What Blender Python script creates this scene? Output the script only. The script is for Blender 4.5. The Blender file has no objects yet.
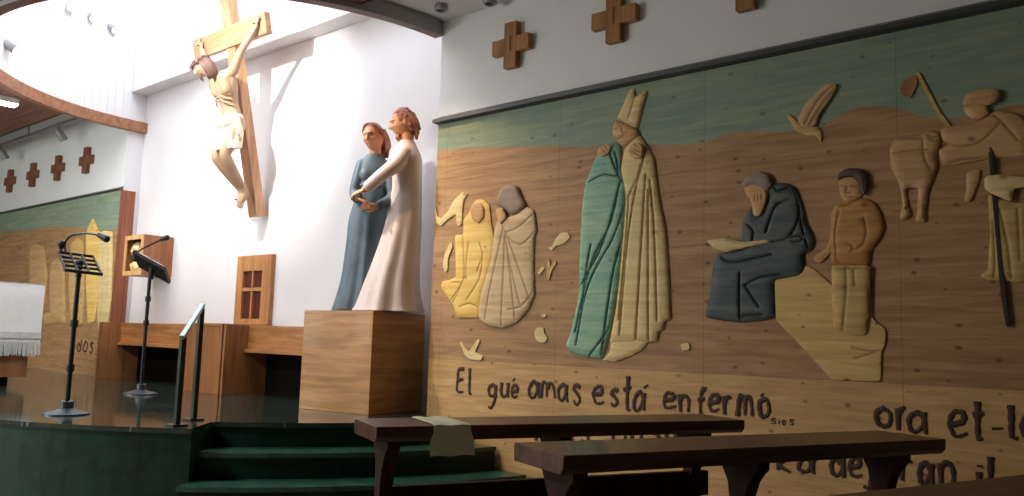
import bpy, bmesh, math, random
from mathutils import Vector, Matrix, Quaternion
from mathutils.geometry import delaunay_2d_cdt
random.seed(7)
SC = bpy.context.scene
COL = SC.collection
PI = math.pi

# ------------------------------------------------------------------ materials
def _nt(name):
    m = bpy.data.materials.new(name); m.use_nodes = True
    nt = m.node_tree
    return m, nt, nt.nodes['Principled BSDF']

def rgb(c):  # sRGB 0-255 -> linear
    f = lambda v: (v/255/12.92) if v/255 <= .04045 else ((v/255+.055)/1.055)**2.4
    return (f(c[0]), f(c[1]), f(c[2]), 1)

def plain(name, c, rough=.6, metal=0., var=.12, scale=9., bump=.0, spec=.5, coat=0.):
    """colour with a soft mottling and optional fine bump"""
    m, nt, b = _nt(name)
    tc = nt.nodes.new('ShaderNodeTexCoord')
    n = nt.nodes.new('ShaderNodeTexNoise'); n.inputs['Scale'].default_value = scale; n.inputs['Detail'].default_value = 5
    nt.links.new(tc.outputs['Object'], n.inputs['Vector'])
    r = nt.nodes.new('ShaderNodeValToRGB')
    c = rgb(c)
    r.color_ramp.elements[0].position = .3; r.color_ramp.elements[1].position = .7
    r.color_ramp.elements[0].color = tuple(v*(1-var) for v in c[:3])+(1,)
    r.color_ramp.elements[1].color = tuple(min(1, v*(1+var)) for v in c[:3])+(1,)
    nt.links.new(n.outputs['Fac'], r.inputs['Fac']); nt.links.new(r.outputs['Color'], b.inputs['Base Color'])
    b.inputs['Roughness'].default_value = rough; b.inputs['Metallic'].default_value = metal
    b.inputs['Specular IOR Level'].default_value = spec; b.inputs['Coat Weight'].default_value = coat
    if bump:
        n2 = nt.nodes.new('ShaderNodeTexNoise'); n2.inputs['Scale'].default_value = scale*9; n2.inputs['Detail'].default_value = 3
        nt.links.new(tc.outputs['Object'], n2.inputs['Vector'])
        bp = nt.nodes.new('ShaderNodeBump'); bp.inputs['Strength'].default_value = bump; bp.inputs['Distance'].default_value = .01
        nt.links.new(n2.outputs['Fac'], bp.inputs['Height']); nt.links.new(bp.outputs['Normal'], b.inputs['Normal'])
    return m

def wood(name, c1, c2, grain='X', rough=.5, knots=None, scale=1., seams=None, coat=0., ink=None, planks=None, spec=.4, bump=.15):
    """streaky wood along one axis; knots = colour of dark knots; seams = list of (axis, origin, pitch); ink = pigment of drawn lines"""
    m, nt, b = _nt(name)
    L = nt.links.new
    tc = nt.nodes.new('ShaderNodeTexCoord')
    mp = nt.nodes.new('ShaderNodeMapping')
    s = {'X': (.7, 9, 9), 'Y': (9, .7, 9), 'Z': (9, 9, .7), 'H': (.8, .8, 9)}[grain]
    mp.inputs['Scale'].default_value = tuple(v*scale for v in s)
    L(tc.outputs['Object'], mp.inputs['Vector'])
    n = nt.nodes.new('ShaderNodeTexNoise'); n.inputs['Scale'].default_value = 2.2; n.inputs['Detail'].default_value = 6; n.inputs['Distortion'].default_value = .8
    L(mp.outputs['Vector'], n.inputs['Vector'])
    n2 = nt.nodes.new('ShaderNodeTexNoise'); n2.inputs['Scale'].default_value = 9; n2.inputs['Detail'].default_value = 4
    L(mp.outputs['Vector'], n2.inputs['Vector'])
    mx = nt.nodes.new('ShaderNodeMath'); mx.operation = 'MULTIPLY_ADD'; mx.inputs[1].default_value = .35
    L(n2.outputs['Fac'], mx.inputs[0]); L(n.outputs['Fac'], mx.inputs[2])
    r = nt.nodes.new('ShaderNodeValToRGB')
    r.color_ramp.elements[0].position = .5; r.color_ramp.elements[1].position = .86
    r.color_ramp.elements[0].color = rgb(c1); r.color_ramp.elements[1].color = rgb(c2)
    L(mx.outputs[0], r.inputs['Fac'])
    col = r.outputs['Color']
    def mix(fac, c, colin):
        q = nt.nodes.new('ShaderNodeMix'); q.data_type = 'RGBA'
        L(fac, q.inputs['Factor']); L(colin, q.inputs['A']); q.inputs['B'].default_value = c
        return q.outputs['Result']
    if knots:
        sk = nt.nodes.new('ShaderNodeSeparateXYZ'); L(tc.outputs['Object'], sk.inputs['Vector'])
        ck = nt.nodes.new('ShaderNodeCombineXYZ'); L(sk.outputs['X'], ck.inputs['X']); L(sk.outputs['Z'], ck.inputs['Y'])
        mk = nt.nodes.new('ShaderNodeMapping'); mk.inputs['Scale'].default_value = (1, 1.5, 1); mk.inputs['Location'].default_value = (len(name)*1.37, len(name)*.71, 0)
        L(ck.outputs['Vector'], mk.inputs['Vector'])
        v = nt.nodes.new('ShaderNodeTexVoronoi'); v.voronoi_dimensions = '2D'; v.inputs['Scale'].default_value = 4.2*scale
        L(mk.outputs['Vector'], v.inputs['Vector'])
        sc_ = nt.nodes.new('ShaderNodeSeparateColor'); L(v.outputs['Color'], sc_.inputs['Color'])
        kr = nt.nodes.new('ShaderNodeMath'); kr.operation = 'MULTIPLY_ADD'; kr.inputs[1].default_value = .14; kr.inputs[2].default_value = -.088
        L(sc_.outputs['Red'], kr.inputs[0])
        nk = nt.nodes.new('ShaderNodeTexNoise'); nk.inputs['Scale'].default_value = 26; L(tc.outputs['Object'], nk.inputs['Vector'])
        kn = nt.nodes.new('ShaderNodeMath'); kn.operation = 'MULTIPLY_ADD'; kn.inputs[1].default_value = .09; L(nk.outputs['Fac'], kn.inputs[0]); L(v.outputs['Distance'], kn.inputs[2])
        kd = nt.nodes.new('ShaderNodeMath'); kd.operation = 'SUBTRACT'; L(kn.outputs[0], kd.inputs[0]); L(kr.outputs[0], kd.inputs[1])
        rk = nt.nodes.new('ShaderNodeValToRGB')
        rk.color_ramp.elements[0].position = .04; rk.color_ramp.elements[0].color = (1, 1, 1, 1)
        rk.color_ramp.elements[1].position = .12; rk.color_ramp.elements[1].color = (0, 0, 0, 1)
        L(kd.outputs[0], rk.inputs['Fac'])
        mk2 = nt.nodes.new('ShaderNodeMath'); mk2.operation = 'MULTIPLY'; mk2.inputs[1].default_value = .7
        L(rk.outputs['Color'], mk2.inputs[0])
        col = mix(mk2.outputs[0], rgb(knots), col)
    if planks or seams:
        sp = nt.nodes.new('ShaderNodeSeparateXYZ'); L(tc.outputs['Object'], sp.inputs['Vector'])
        for ax, org, pitch, w, dk in (seams or []) + (planks or []):
            a = nt.nodes.new('ShaderNodeMath'); a.operation = 'SUBTRACT'; a.inputs[1].default_value = org
            L(sp.outputs[ax], a.inputs[0])
            p = nt.nodes.new('ShaderNodeMath'); p.operation = 'PINGPONG'; p.inputs[1].default_value = pitch/2
            L(a.outputs[0], p.inputs[0])
            l = nt.nodes.new('ShaderNodeMath'); l.operation = 'LESS_THAN'; l.inputs[1].default_value = w
            L(p.outputs[0], l.inputs[0])
            d = nt.nodes.new('ShaderNodeMath'); d.operation = 'MULTIPLY'; d.inputs[1].default_value = dk
            L(l.outputs[0], d.inputs[0])
            col = mix(d.outputs[0], tuple(v*.25 for v in rgb(c1)[:3])+(1,), col)
    if ink:
        at = nt.nodes.new('ShaderNodeAttribute'); at.attribute_name = 'ink'
        col = mix(at.outputs['Fac'], rgb(ink), col)
    L(col, b.inputs['Base Color'])
    b.inputs['Roughness'].default_value = rough; b.inputs['Coat Weight'].default_value = coat
    b.inputs['Specular IOR Level'].default_value = spec
    bp = nt.nodes.new('ShaderNodeBump'); bp.inputs['Strength'].default_value = bump; bp.inputs['Distance'].default_value = .004
    L(mx.outputs[0], bp.inputs['Height']); L(bp.outputs['Normal'], b.inputs['Normal'])
    return m

def stone(name, c1, c2, rough=.15, scale=6., tile=None, grout=(20, 25, 24), spec=.5):
    m, nt, b = _nt(name); L = nt.links.new
    tc = nt.nodes.new('ShaderNodeTexCoord')
    n = nt.nodes.new('ShaderNodeTexNoise'); n.inputs['Scale'].default_value = scale; n.inputs['Detail'].default_value = 8; n.inputs['Roughness'].default_value = .7; n.inputs['Distortion'].default_value = .6
    L(tc.outputs['Object'], n.inputs['Vector'])
    r = nt.nodes.new('ShaderNodeValToRGB'); r.color_ramp.elements[0].position = .35; r.color_ramp.elements[1].position = .72
    r.color_ramp.elements[0].color = rgb(c1); r.color_ramp.elements[1].color = rgb(c2)
    L(n.outputs['Fac'], r.inputs['Fac']); col = r.outputs['Color']
    if tile:
        br = nt.nodes.new('ShaderNodeTexBrick'); br.offset = 0; br.inputs['Scale'].default_value = 1
        br.inputs['Brick Width'].default_value = tile; br.inputs['Row Height'].default_value = tile; br.inputs['Mortar Size'].default_value = .004
        L(tc.outputs['Object'], br.inputs['Vector'])
        q = nt.nodes.new('ShaderNodeMix'); q.data_type = 'RGBA'
        L(br.outputs['Fac'], q.inputs['Factor']); L(col, q.inputs['A']); q.inputs['B'].default_value = rgb(grout); col = q.outputs['Result']
    L(col, b.inputs['Base Color']); b.inputs['Roughness'].default_value = rough; b.inputs['Specular IOR Level'].default_value = spec
    return m

def glow(name, c, s):
    m, nt, b = _nt(name)
    b.inputs['Base Color'].default_value = rgb(c); b.inputs['Emission Color'].default_value = rgb(c); b.inputs['Emission Strength'].default_value = s
    return m

# ------------------------------------------------------------------ objects
_W = {}
def world_of(o):
    return _W.get(o.name, Matrix())
def empty(name, loc, rz=0., label=None, cat=None, group=None):
    o = bpy.data.objects.new(name, None); COL.objects.link(o)
    o.empty_display_size = .1
    o.location = loc; o.rotation_euler = (0, 0, rz)
    _W[o.name] = Matrix.Translation(loc) @ Matrix.Rotation(rz, 4, 'Z')
    tag(o, label, cat, group)
    return o
def tag(o, label=None, cat=None, group=None, kind=None):
    for k, v in (('label', label), ('category', cat), ('group', group), ('kind', kind)):
        if v: o[k] = v
    return o
def obj(name, bm, mats, parent=None, smooth=None, local=False, loc=None, scale=None):
    """link one mesh object; geometry in world coordinates unless local; smooth = sharp angle in degrees"""
    if not isinstance(mats, (list, tuple)): mats = [mats]
    if scale: bm.transform(Matrix.Scale(scale, 4))
    me = bpy.data.meshes.new(name)
    M = Matrix()
    o = bpy.data.objects.new(name, me); COL.objects.link(o)
    if parent is not None:
        M = world_of(parent)
        if not local: bm.transform(M.inverted())
        o.parent = parent
        _W[o.name] = M
    elif loc is not None:
        bm.transform(Matrix.Translation(loc).inverted()); o.location = loc
        _W[o.name] = Matrix.Translation(loc)
    if smooth is not None:
        bmesh.ops.recalc_face_normals(bm, faces=bm.faces)
        a = math.radians(smooth)
        for f in bm.faces: f.smooth = True
        for e in bm.edges:
            e.smooth = len(e.link_faces) != 2 or e.calc_face_angle(0) < a
    bm.to_mesh(me); bm.free()
    for m in mats: me.materials.append(m)
    return o
def structure(name, bm, mats, smooth=None):
    o = obj(name, bm, mats, None, smooth); o['kind'] = 'structure'; return o
def copy_tree(o, parent=None):
    c = o.copy(); COL.objects.link(c)
    if parent is not None:
        c.parent = parent
    for ch in list(o.children): copy_tree(ch, c)
    return c

# ------------------------------------------------------------------ shapes
def B(): return bmesh.new()
def faces_of(bm, vs, fs, mi=0):
    v = [bm.verts.new(p) for p in vs]
    out = []
    for f in fs:
        try:
            q = bm.faces.new([v[i] for i in f]); q.material_index = mi; out.append(q)
        except ValueError: pass
    return v, out
def box(bm, x0, x1, y0, y1, z0, z1, mi=0, bev=0., M=None):
    t = bmesh.new()
    vs = [(x, y, z) for x in (x0, x1) for y in (y0, y1) for z in (z0, z1)]
    faces_of(t, vs, [(0, 1, 3, 2), (4, 6, 7, 5), (0, 4, 5, 1), (2, 3, 7, 6), (0, 2, 6, 4), (1, 5, 7, 3)], mi)
    if bev: bmesh.ops.bevel(t, geom=list(t.edges), offset=bev, segments=2, affect='EDGES', profile=.7)
    if M: t.transform(M)
    join(bm, t)
    return bm
def join(bm, t):
    vm = {}
    for v in t.verts: vm[v] = bm.verts.new(v.co)
    for f in t.faces:
        try:
            q = bm.faces.new([vm[v] for v in f.verts]); q.material_index = f.material_index; q.smooth = f.smooth
        except ValueError: pass
    t.free()
def prism(bm, pts, axis, a, b, mi=0, bev=0.):
    """outline pts (2-D) extruded along an axis between a and b"""
    t = bmesh.new()
    f3 = {'X': lambda p, h: (h, p[0], p[1]), 'Y': lambda p, h: (p[0], h, p[1]), 'Z': lambda p, h: (p[0], p[1], h)}[axis]
    n = len(pts)
    lo = [t.verts.new(f3(p, a)) for p in pts]; hi = [t.verts.new(f3(p, b)) for p in pts]
    t.faces.new(lo); t.faces.new(hi[::-1])
    for i in range(n): t.faces.new((lo[i], hi[i], hi[(i+1) % n], lo[(i+1) % n]))
    for f in t.faces: f.material_index = mi
    bmesh.ops.recalc_face_normals(t, faces=t.faces)
    if bev: bmesh.ops.bevel(t, geom=list(t.edges), offset=bev, segments=2, affect='EDGES', profile=.7)
    join(bm, t); return bm
def frame_at(d):
    d = Vector(d).normalized()
    u = d.orthogonal().normalized(); return u, d.cross(u)
def smooth_path(pts, n=6):
    """Catmull-Rom through the points (each a tuple of any length)"""
    P = [Vector(p) for p in pts]
    if len(P) < 3: return P
    out = []
    for i in range(len(P)-1):
        p0, p1, p2, p3 = P[max(0, i-1)], P[i], P[i+1], P[min(len(P)-1, i+2)]
        for k in range(n):
            t = k/n
            out.append(.5*((2*p1)+(p2-p0)*t+(2*p0-5*p1+4*p2-p3)*t*t+(3*p1-p0-3*p2+p3)*t**3))
    out.append(P[-1]); return out
def tube(bm, pts, r, seg=10, mi=0, caps=True, flat=None, closed=False):
    """round (or flattened along a direction) tube along points; r a number or one per point"""
    P = [Vector(p) for p in pts]; n = len(P)
    R = r if isinstance(r, (list, tuple)) else [r]*n
    u = None; rings = []
    for i, p in enumerate(P):
        if closed: d = P[(i+1) % n]-P[i-1]
        else: d = P[min(i+1, n-1)]-P[max(i-1, 0)]
        d = d.normalized() if d.length > 1e-9 else Vector((0, 0, 1))
        if u is None: u = d.orthogonal().normalized()
        else:
            u = u-d*u.dot(d); u = u.normalized() if u.length > 1e-6 else d.orthogonal().normalized()
        w = d.cross(u)
        ring = []
        for k in range(seg):
            a = 2*PI*k/seg
            o = (u*math.cos(a)+w*math.sin(a))*R[i]
            if flat: fd = Vector(flat[0]); o = o-fd*o.dot(fd)*(1-flat[1])
            ring.append(bm.verts.new(p+o))
        rings.append(ring)
    m = n if closed else n-1
    for i in range(m):
        A, Bq = rings[i], rings[(i+1) % n]
        for k in range(seg):
            f = bm.faces.new((A[k], A[(k+1) % seg], Bq[(k+1) % seg], Bq[k])); f.material_index = mi
    if caps and not closed:
        for q in (rings[0][::-1], rings[-1]):
            f = bm.faces.new(q); f.material_index = mi
    return bm
def ball(bm, c, r, M=None, u=18, v=12):
    """ellipsoid, r a number or three radii; M an optional rotation"""
    t = bmesh.new(); bmesh.ops.create_uvsphere(t, u_segments=u, v_segments=v, radius=1)
    R = r if isinstance(r, (list, tuple)) else (r, r, r)
    t.transform(Matrix.Diagonal((*R, 1)))
    if M is not None: t.transform(M.to_4x4())
    t.transform(Matrix.Translation(c)); join(bm, t); return bm
def limb(bm, pts, rad, seg=16):
    """tapering limb: tube with a ball at each joint"""
    S = smooth_path([(*p, q) for p, q in zip(pts, rad)], 5) if len(pts) > 2 else [Vector((*p, q)) for p, q in zip(pts, rad)]
    tube(bm, [s[:3] for s in S], [s[3] for s in S], seg)
    for s in (S[0], S[-1]): ball(bm, s[:3], s[3])
    return bm
def lathe(bm, prof, c=(0, 0, 0), seg=28, mi=0):
    rings = []
    for r, z in prof:
        rings.append([bm.verts.new((c[0]+r*math.cos(2*PI*k/seg), c[1]+r*math.sin(2*PI*k/seg), c[2]+z)) for k in range(seg)])
    for i in range(len(rings)-1):
        for k in range(seg):
            f = bm.faces.new((rings[i][k], rings[i][(k+1) % seg], rings[i+1][(k+1) % seg], rings[i+1][k])); f.material_index = mi
    for q in (rings[0][::-1], rings[-1]): bm.faces.new(q).material_index = mi
    return bm
def loft(bm, rings, cap=True):
    """rings of equal point count"""
    V = [[bm.verts.new(p) for p in r] for r in rings]; n = len(V[0])
    for i in range(len(V)-1):
        for k in range(n): bm.faces.new((V[i][k], V[i][(k+1) % n], V[i+1][(k+1) % n], V[i+1][k]))
    if cap: bm.faces.new(V[0][::-1]); bm.faces.new(V[-1])
    return bm
def fused(bm, voxel=.006, smooth=2, factor=.5):
    """melt overlapping shapes into one continuous skin"""
    me = bpy.data.meshes.new('tmp'); bmesh.ops.recalc_face_normals(bm, faces=bm.faces); bm.to_mesh(me); bm.free()
    o = bpy.data.objects.new('tmp', me); COL.objects.link(o)
    md = o.modifiers.new('r', 'REMESH'); md.mode = 'VOXEL'; md.voxel_size = voxel; md.adaptivity = 0
    if smooth:
        s = o.modifiers.new('s', 'SMOOTH'); s.iterations = smooth; s.factor = factor
    dg = bpy.context.evaluated_depsgraph_get(); dg.update()
    e = o.evaluated_get(dg); out = bmesh.new(); out.from_mesh(e.to_mesh()); e.to_mesh_clear()
    bpy.data.objects.remove(o); bpy.data.meshes.remove(me)
    for f in out.faces: f.smooth = True
    return out
def g(x, s): return math.exp(-(x/s)**2)
def head(bm, M, H, beard=0., hairline=None):
    """sculpted head of height H, face towards -y of M"""
    t = bmesh.new(); bmesh.ops.create_uvsphere(t, u_segments=96, v_segments=72, radius=1)
    for v in t.verts:
        d = v.co.normalized(); x, y, z = d.x*.345, d.y*.41, d.z*.5
        front = max(0, -d.y)
        if z < -.08:
            k = min(1, (-.08-z)/.42)
            x *= 1-.38*k**1.4
            if y > 0: y *= 1-.55*k
            else: y *= 1-.16*k
        # features
        if front > .1:
            nz = z
            dy = 0
            dy -= .13*g(x, .055+.03*max(0, (.06-nz)))*(.25+.75*max(0, min(1, (.10-nz)/.2)))*(1 if -.12 < nz < .12 else g(nz+.12 if nz < 0 else nz-.12, .03))
            dy += .085*(g(x-.135, .08)+g(x+.135, .085))*g(nz-.045, .06)
            dy -= .06*(g(x-.135, .055)+g(x+.135, .055))*g(nz-.03, .028)
            dy -= .035*g(x, .22)*g(nz-.125, .035)
            dy -= .034*g(x, .10)*(g(nz+.222, .022)+1.1*g(nz+.29, .026))
            dy += .026*g(x, .12)*g(nz+.255, .014)
            dy += .02*g(x, .1)*g(nz+.34, .03)
            dy -= .035*g(x, .1)*g(nz+.42, .06)
            dy -= .02*(g(x-.2, .08)+g(x+.2, .08))*g(nz+.08, .07)
            y += dy*front**.5
        v.co = (x, y, z)
    t.transform(Matrix.Scale(H, 4)); t.transform(M); join(bm, t)
    for s in (-1, 1):
        e = bmesh.new(); ball(e, (0, 0, 0), (.03*H, .065*H, .11*H), Matrix.Rotation(.25*s, 3, 'Z'))
        e.transform(M @ Matrix.Translation((s*.345*H, .04*H, -.02*H))); join(bm, e)
    return bm
def hand(bm, M, L, curl=.35, side=1, spread=.14):
    """hand of length L: palm along +x of M, back of hand towards +z, thumb on the side*y side"""
    t = bmesh.new()
    ball(t, (.24*L, 0, 0), (.27*L, .21*L, .10*L))
    ball(t, (.40*L, 0, 0), (.14*L, .22*L, .085*L))
    for i, (o, ln) in enumerate(((-.155, .36), (-.055, .45), (.05, .49), (.15, .44))):
        o = o*side
        a = spread*(o/.15)*.5; p = Vector((.47*L, o*L, 0)); pts = [tuple(p-Vector((.06*L, 0, 0)))]; ang = curl*.5
        pts.append(tuple(p))
        for k, q in enumerate((.42, .32, .26)):
            p = p+Vector((math.cos(ang)*math.cos(a), math.sin(a), -math.sin(ang)))*(ln*L*q); pts.append(tuple(p)); ang += curl
        limb(t, pts, [.052*L, .05*L, .047*L, .043*L, .037*L], 10)
    limb(t, [(.1*L, .13*L*side, -.01*L), (.26*L, .25*L*side, -.05*L), (.40*L, .28*L*side, -.10*L), (.52*L, .25*L*side, -.13*L)], [.07*L, .06*L, .052*L, .042*L], 10)
    t.transform(M); join(bm, t); return bm
def basis(o, x, z):
    """matrix at o with its x axis along x and z axis as near as possible to z"""
    x = Vector(x).normalized(); z = Vector(z); z = (z-x*z.dot(x)).normalized(); y = z.cross(x)
    return Matrix(((x.x, y.x, z.x, o[0]), (x.y, y.y, z.y, o[1]), (x.z, y.z, z.z, o[2]), (0, 0, 0, 1)))

# ------------------------------------------------------------------ carved low relief
def seg_d(p, a, b):
    ax, ay = a; bx, by = b; dx, dy = bx-ax, by-ay; l = dx*dx+dy*dy
    t = 0 if l == 0 else max(0, min(1, ((p[0]-ax)*dx+(p[1]-ay)*dy)/l))
    return math.hypot(p[0]-ax-t*dx, p[1]-ay-t*dy)
def inside(p, poly):
    c = False; n = len(poly); j = n-1
    for i in range(n):
        (xi, yi), (xj, yj) = poly[i], poly[j]
        if (yi > p[1]) != (yj > p[1]) and p[0] < (xj-xi)*(p[1]-yi)/(yj-yi)+xi: c = not c
        j = i
    return c
def resample(pl, step, closed=False):
    out = []
    P = list(pl)+([pl[0]] if closed else [])
    for a, b in zip(P, P[1:]):
        n = max(1, round(math.dist(a, b)/step))
        for k in range(n): out.append((a[0]+(b[0]-a[0])*k/n, a[1]+(b[1]-a[1])*k/n))
    if not closed: out.append(P[-1])
    return out
def round_outline(poly, n=2):
    out = resample(poly, .012, True)
    for _ in range(n):
        out = [((out[i-1][0]+2*out[i][0]+out[(i+1) % len(out)][0])/4, (out[i-1][1]+2*out[i][1]+out[(i+1) % len(out)][1])/4) for i in range(len(out))]
    return out
def relief(poly, folds=(), y0=-.03, h=.03, edge=.05, step=.018, fw=.007, fd=.005, rise=.010, ink=.5, sm=2):
    h *= .55; edge *= .6
    """low relief carved from board: rounded towards its outline, grooved along folds; outline in wall coordinates (x, z)"""
    poly = round_outline(poly, sm)
    bd = resample(poly, step, True)
    fl = [[tuple(v) for v in smooth_path(f, 5)] for f in folds]
    pts = list(bd); nb = len(bd)
    xs = [p[0] for p in bd]; zs = [p[1] for p in bd]
    x0, x1, z0, z1 = min(xs), max(xs), min(zs), max(zs)
    def dist_b(p): return min(seg_d(p, bd[i], bd[(i+1) % nb]) for i in range(nb))
    cand = []
    row = 0; z = z0
    while z < z1:
        x = x0+(step/2 if row % 2 else 0)
        while x < x1: cand.append((x, z)); x += step
        z += step*.87; row += 1
    extra = []
    for f in fl:
        rs = resample(f, step*.7)
        for i, p in enumerate(rs):
            q = rs[min(i+1, len(rs)-1)]; o = rs[max(0, i-1)]
            dx, dz = q[0]-o[0], q[1]-o[1]; l = math.hypot(dx, dz) or 1
            for s in (-1.3, -.5, 0, .5, 1.3): extra.append((p[0]-dz/l*s*fw, p[1]+dx/l*s*fw))
    info = {}
    def fold_d(p):
        return min((seg_d(p, a, b) for f in fl for a, b in zip(f, f[1:])), default=9)
    keep = []
    seen = set()
    for p in extra+cand:
        key = (round(p[0]/(step*.22)), round(p[1]/(step*.22)))
        if key in seen or not inside(p, bd): continue
        d = dist_b(p)
        if d < step*.35: continue
        df = fold_d(p)
        if p in cand and df < fw*1.2: continue
        seen.add(key); keep.append((p, d, df))
    allp = [Vector(p) for p in bd]+[Vector(k[0]) for k in keep]
    e = [(i, (i+1) % nb) for i in range(nb)]
    v, _, fs, orig, _, _ = delaunay_2d_cdt(allp, e, [], 1, 1e-5)
    bm = bmesh.new(); lay = bm.verts.layers.float.new('ink')
    hv = {}
    vs = []
    for i, p in enumerate(v):
        o = [k for k in orig[i] if k >= nb]
        if o:
            _, d, df = keep[o[0]-nb]
            t = min(1, d/edge); hh = rise+(h-rise)*math.sqrt(1-(1-t)**2) if h > rise else h*math.sqrt(1-(1-t)**2)
            hh -= fd*g(df, fw*.8)*min(1, d/.02); kk = ink*g(df, fw*.75)
        else: hh = rise; kk = 0
        w = bm.verts.new((p.x, y0-hh, p.y)); w[lay] = kk; vs.append(w)
    for f in fs:
        c = sum((v[i] for i in f), Vector((0, 0)))/len(f)
        if inside((c.x, c.y), bd):
            try: bm.faces.new([vs[i] for i in f])
            except ValueError: pass
    edges = [ed for ed in bm.edges if len(ed.link_faces) == 1]
    r = bmesh.ops.extrude_edge_only(bm, edges=edges)
    for el in r['geom']:
        if isinstance(el, bmesh.types.BMVert): el.co.y = y0+.004; el[lay] = 0
    bmesh.ops.recalc_face_normals(bm, faces=bm.faces)
    # outward = -y
    s = sum(f.normal.y*f.calc_area() for f in bm.faces)
    if s > 0: bmesh.ops.reverse_faces(bm, faces=bm.faces)
    for f in bm.faces: f.smooth = True
    for ed in bm.edges: ed.smooth = len(ed.link_faces) != 2 or ed.calc_face_angle(0) < 1.0
    return bm
GLYPH = {
 'E': [[(.85, 1.0), (.2, .95), (.15, .5), (.2, .02), (.9, .0)], [(.2, .52), (.8, .5)]],
 'l': [[(.4, 1.0), (.35, .5), (.4, .1), (.75, .05)]],
 'q': [[(.85, .85), (.45, 1.0), (.1, .6), (.3, .15), (.7, .3), (.85, .9)], [(.85, .9), (.75, .0), (.45, -.7), (.1, -.65)]],
 'u': [[(.1, 1.0), (.1, .4), (.35, .05), (.7, .3), (.85, .9)], [(.85, 1.0), (.85, .3), (1.0, .05)]],
 'e': [[(.15, .5), (.8, .6), (.75, .95), (.35, .95), (.1, .5), (.35, .05), (.95, .15)]],
 'a': [[(.85, .75), (.5, 1.0), (.1, .6), (.2, .1), (.6, .1), (.85, .7)], [(.88, 1.0), (.86, .3), (1.0, .0)]],
 'm': [[(.05, .0), (.1, .9), (.3, 1.0), (.45, .6), (.45, .05)], [(.45, .6), (.65, 1.0), (.85, .8), (.92, .0)]],
 's': [[(.85, .9), (.45, 1.0), (.2, .75), (.6, .5), (.8, .2), (.45, .0), (.1, .1)]],
 't': [[(.5, 1.0), (.42, .5), (.5, .05), (.85, .05)], [(.05, .62), (.95, .68)]],
 'n': [[(.1, 1.0), (.12, .0)], [(.12, .7), (.5, 1.0), (.85, .75), (.88, .0)]],
 'f': [[(.85, .92), (.5, 1.0), (.35, .6), (.35, -.1)], [(.1, .5), (.8, .55)]],
 'r': [[(.15, 1.0), (.18, .0)], [(.18, .6), (.5, .95), (.9, .9)]],
 'o': [[(.5, 1.0), (.12, .7), (.15, .2), (.5, .0), (.88, .3), (.82, .8), (.5, 1.0)]],
 'd': [[(.75, .45), (.4, .65), (.1, .4), (.2, .05), (.6, .08), (.78, .45)], [(.78, 1.0), (.8, .0)]],
 'j': [[(.6, 1.0), (.65, .2), (.5, -.35), (.05, -.3)]],
 'k': [[(.12, 1.0), (.12, .0)], [(.8, .7), (.15, .35), (.9, .0)]],
 'i': [[(.5, .7), (.5, .0)], [(.5, .95), (.52, 1.0)]],
 "'": [[(.1, .0), (.9, 1.0)]],
 '-': [[(.0, .4), (1.0, .6)]],
}
def writing(letters, y, w=.0135):
    """brush-drawn letters raised a hair from the board"""
    bm = B()
    for ch, x, z, wd, ht in letters:
        for st in GLYPH[ch]:
            P = smooth_path([(x+(a+random.uniform(-.07, .07))*wd, y, z+(b+random.uniform(-.05, .05))*ht) for a, b in st], 5)
            k = w*(1 if ht > .07 else .5); n = len(P)
            tube(bm, P, [k*(1.15-.5*i/max(1, n-1)+.15*math.sin(i*1.9)) for i in range(n)], 8, flat=((0, 1, 0), .25))
    return bm
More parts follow.
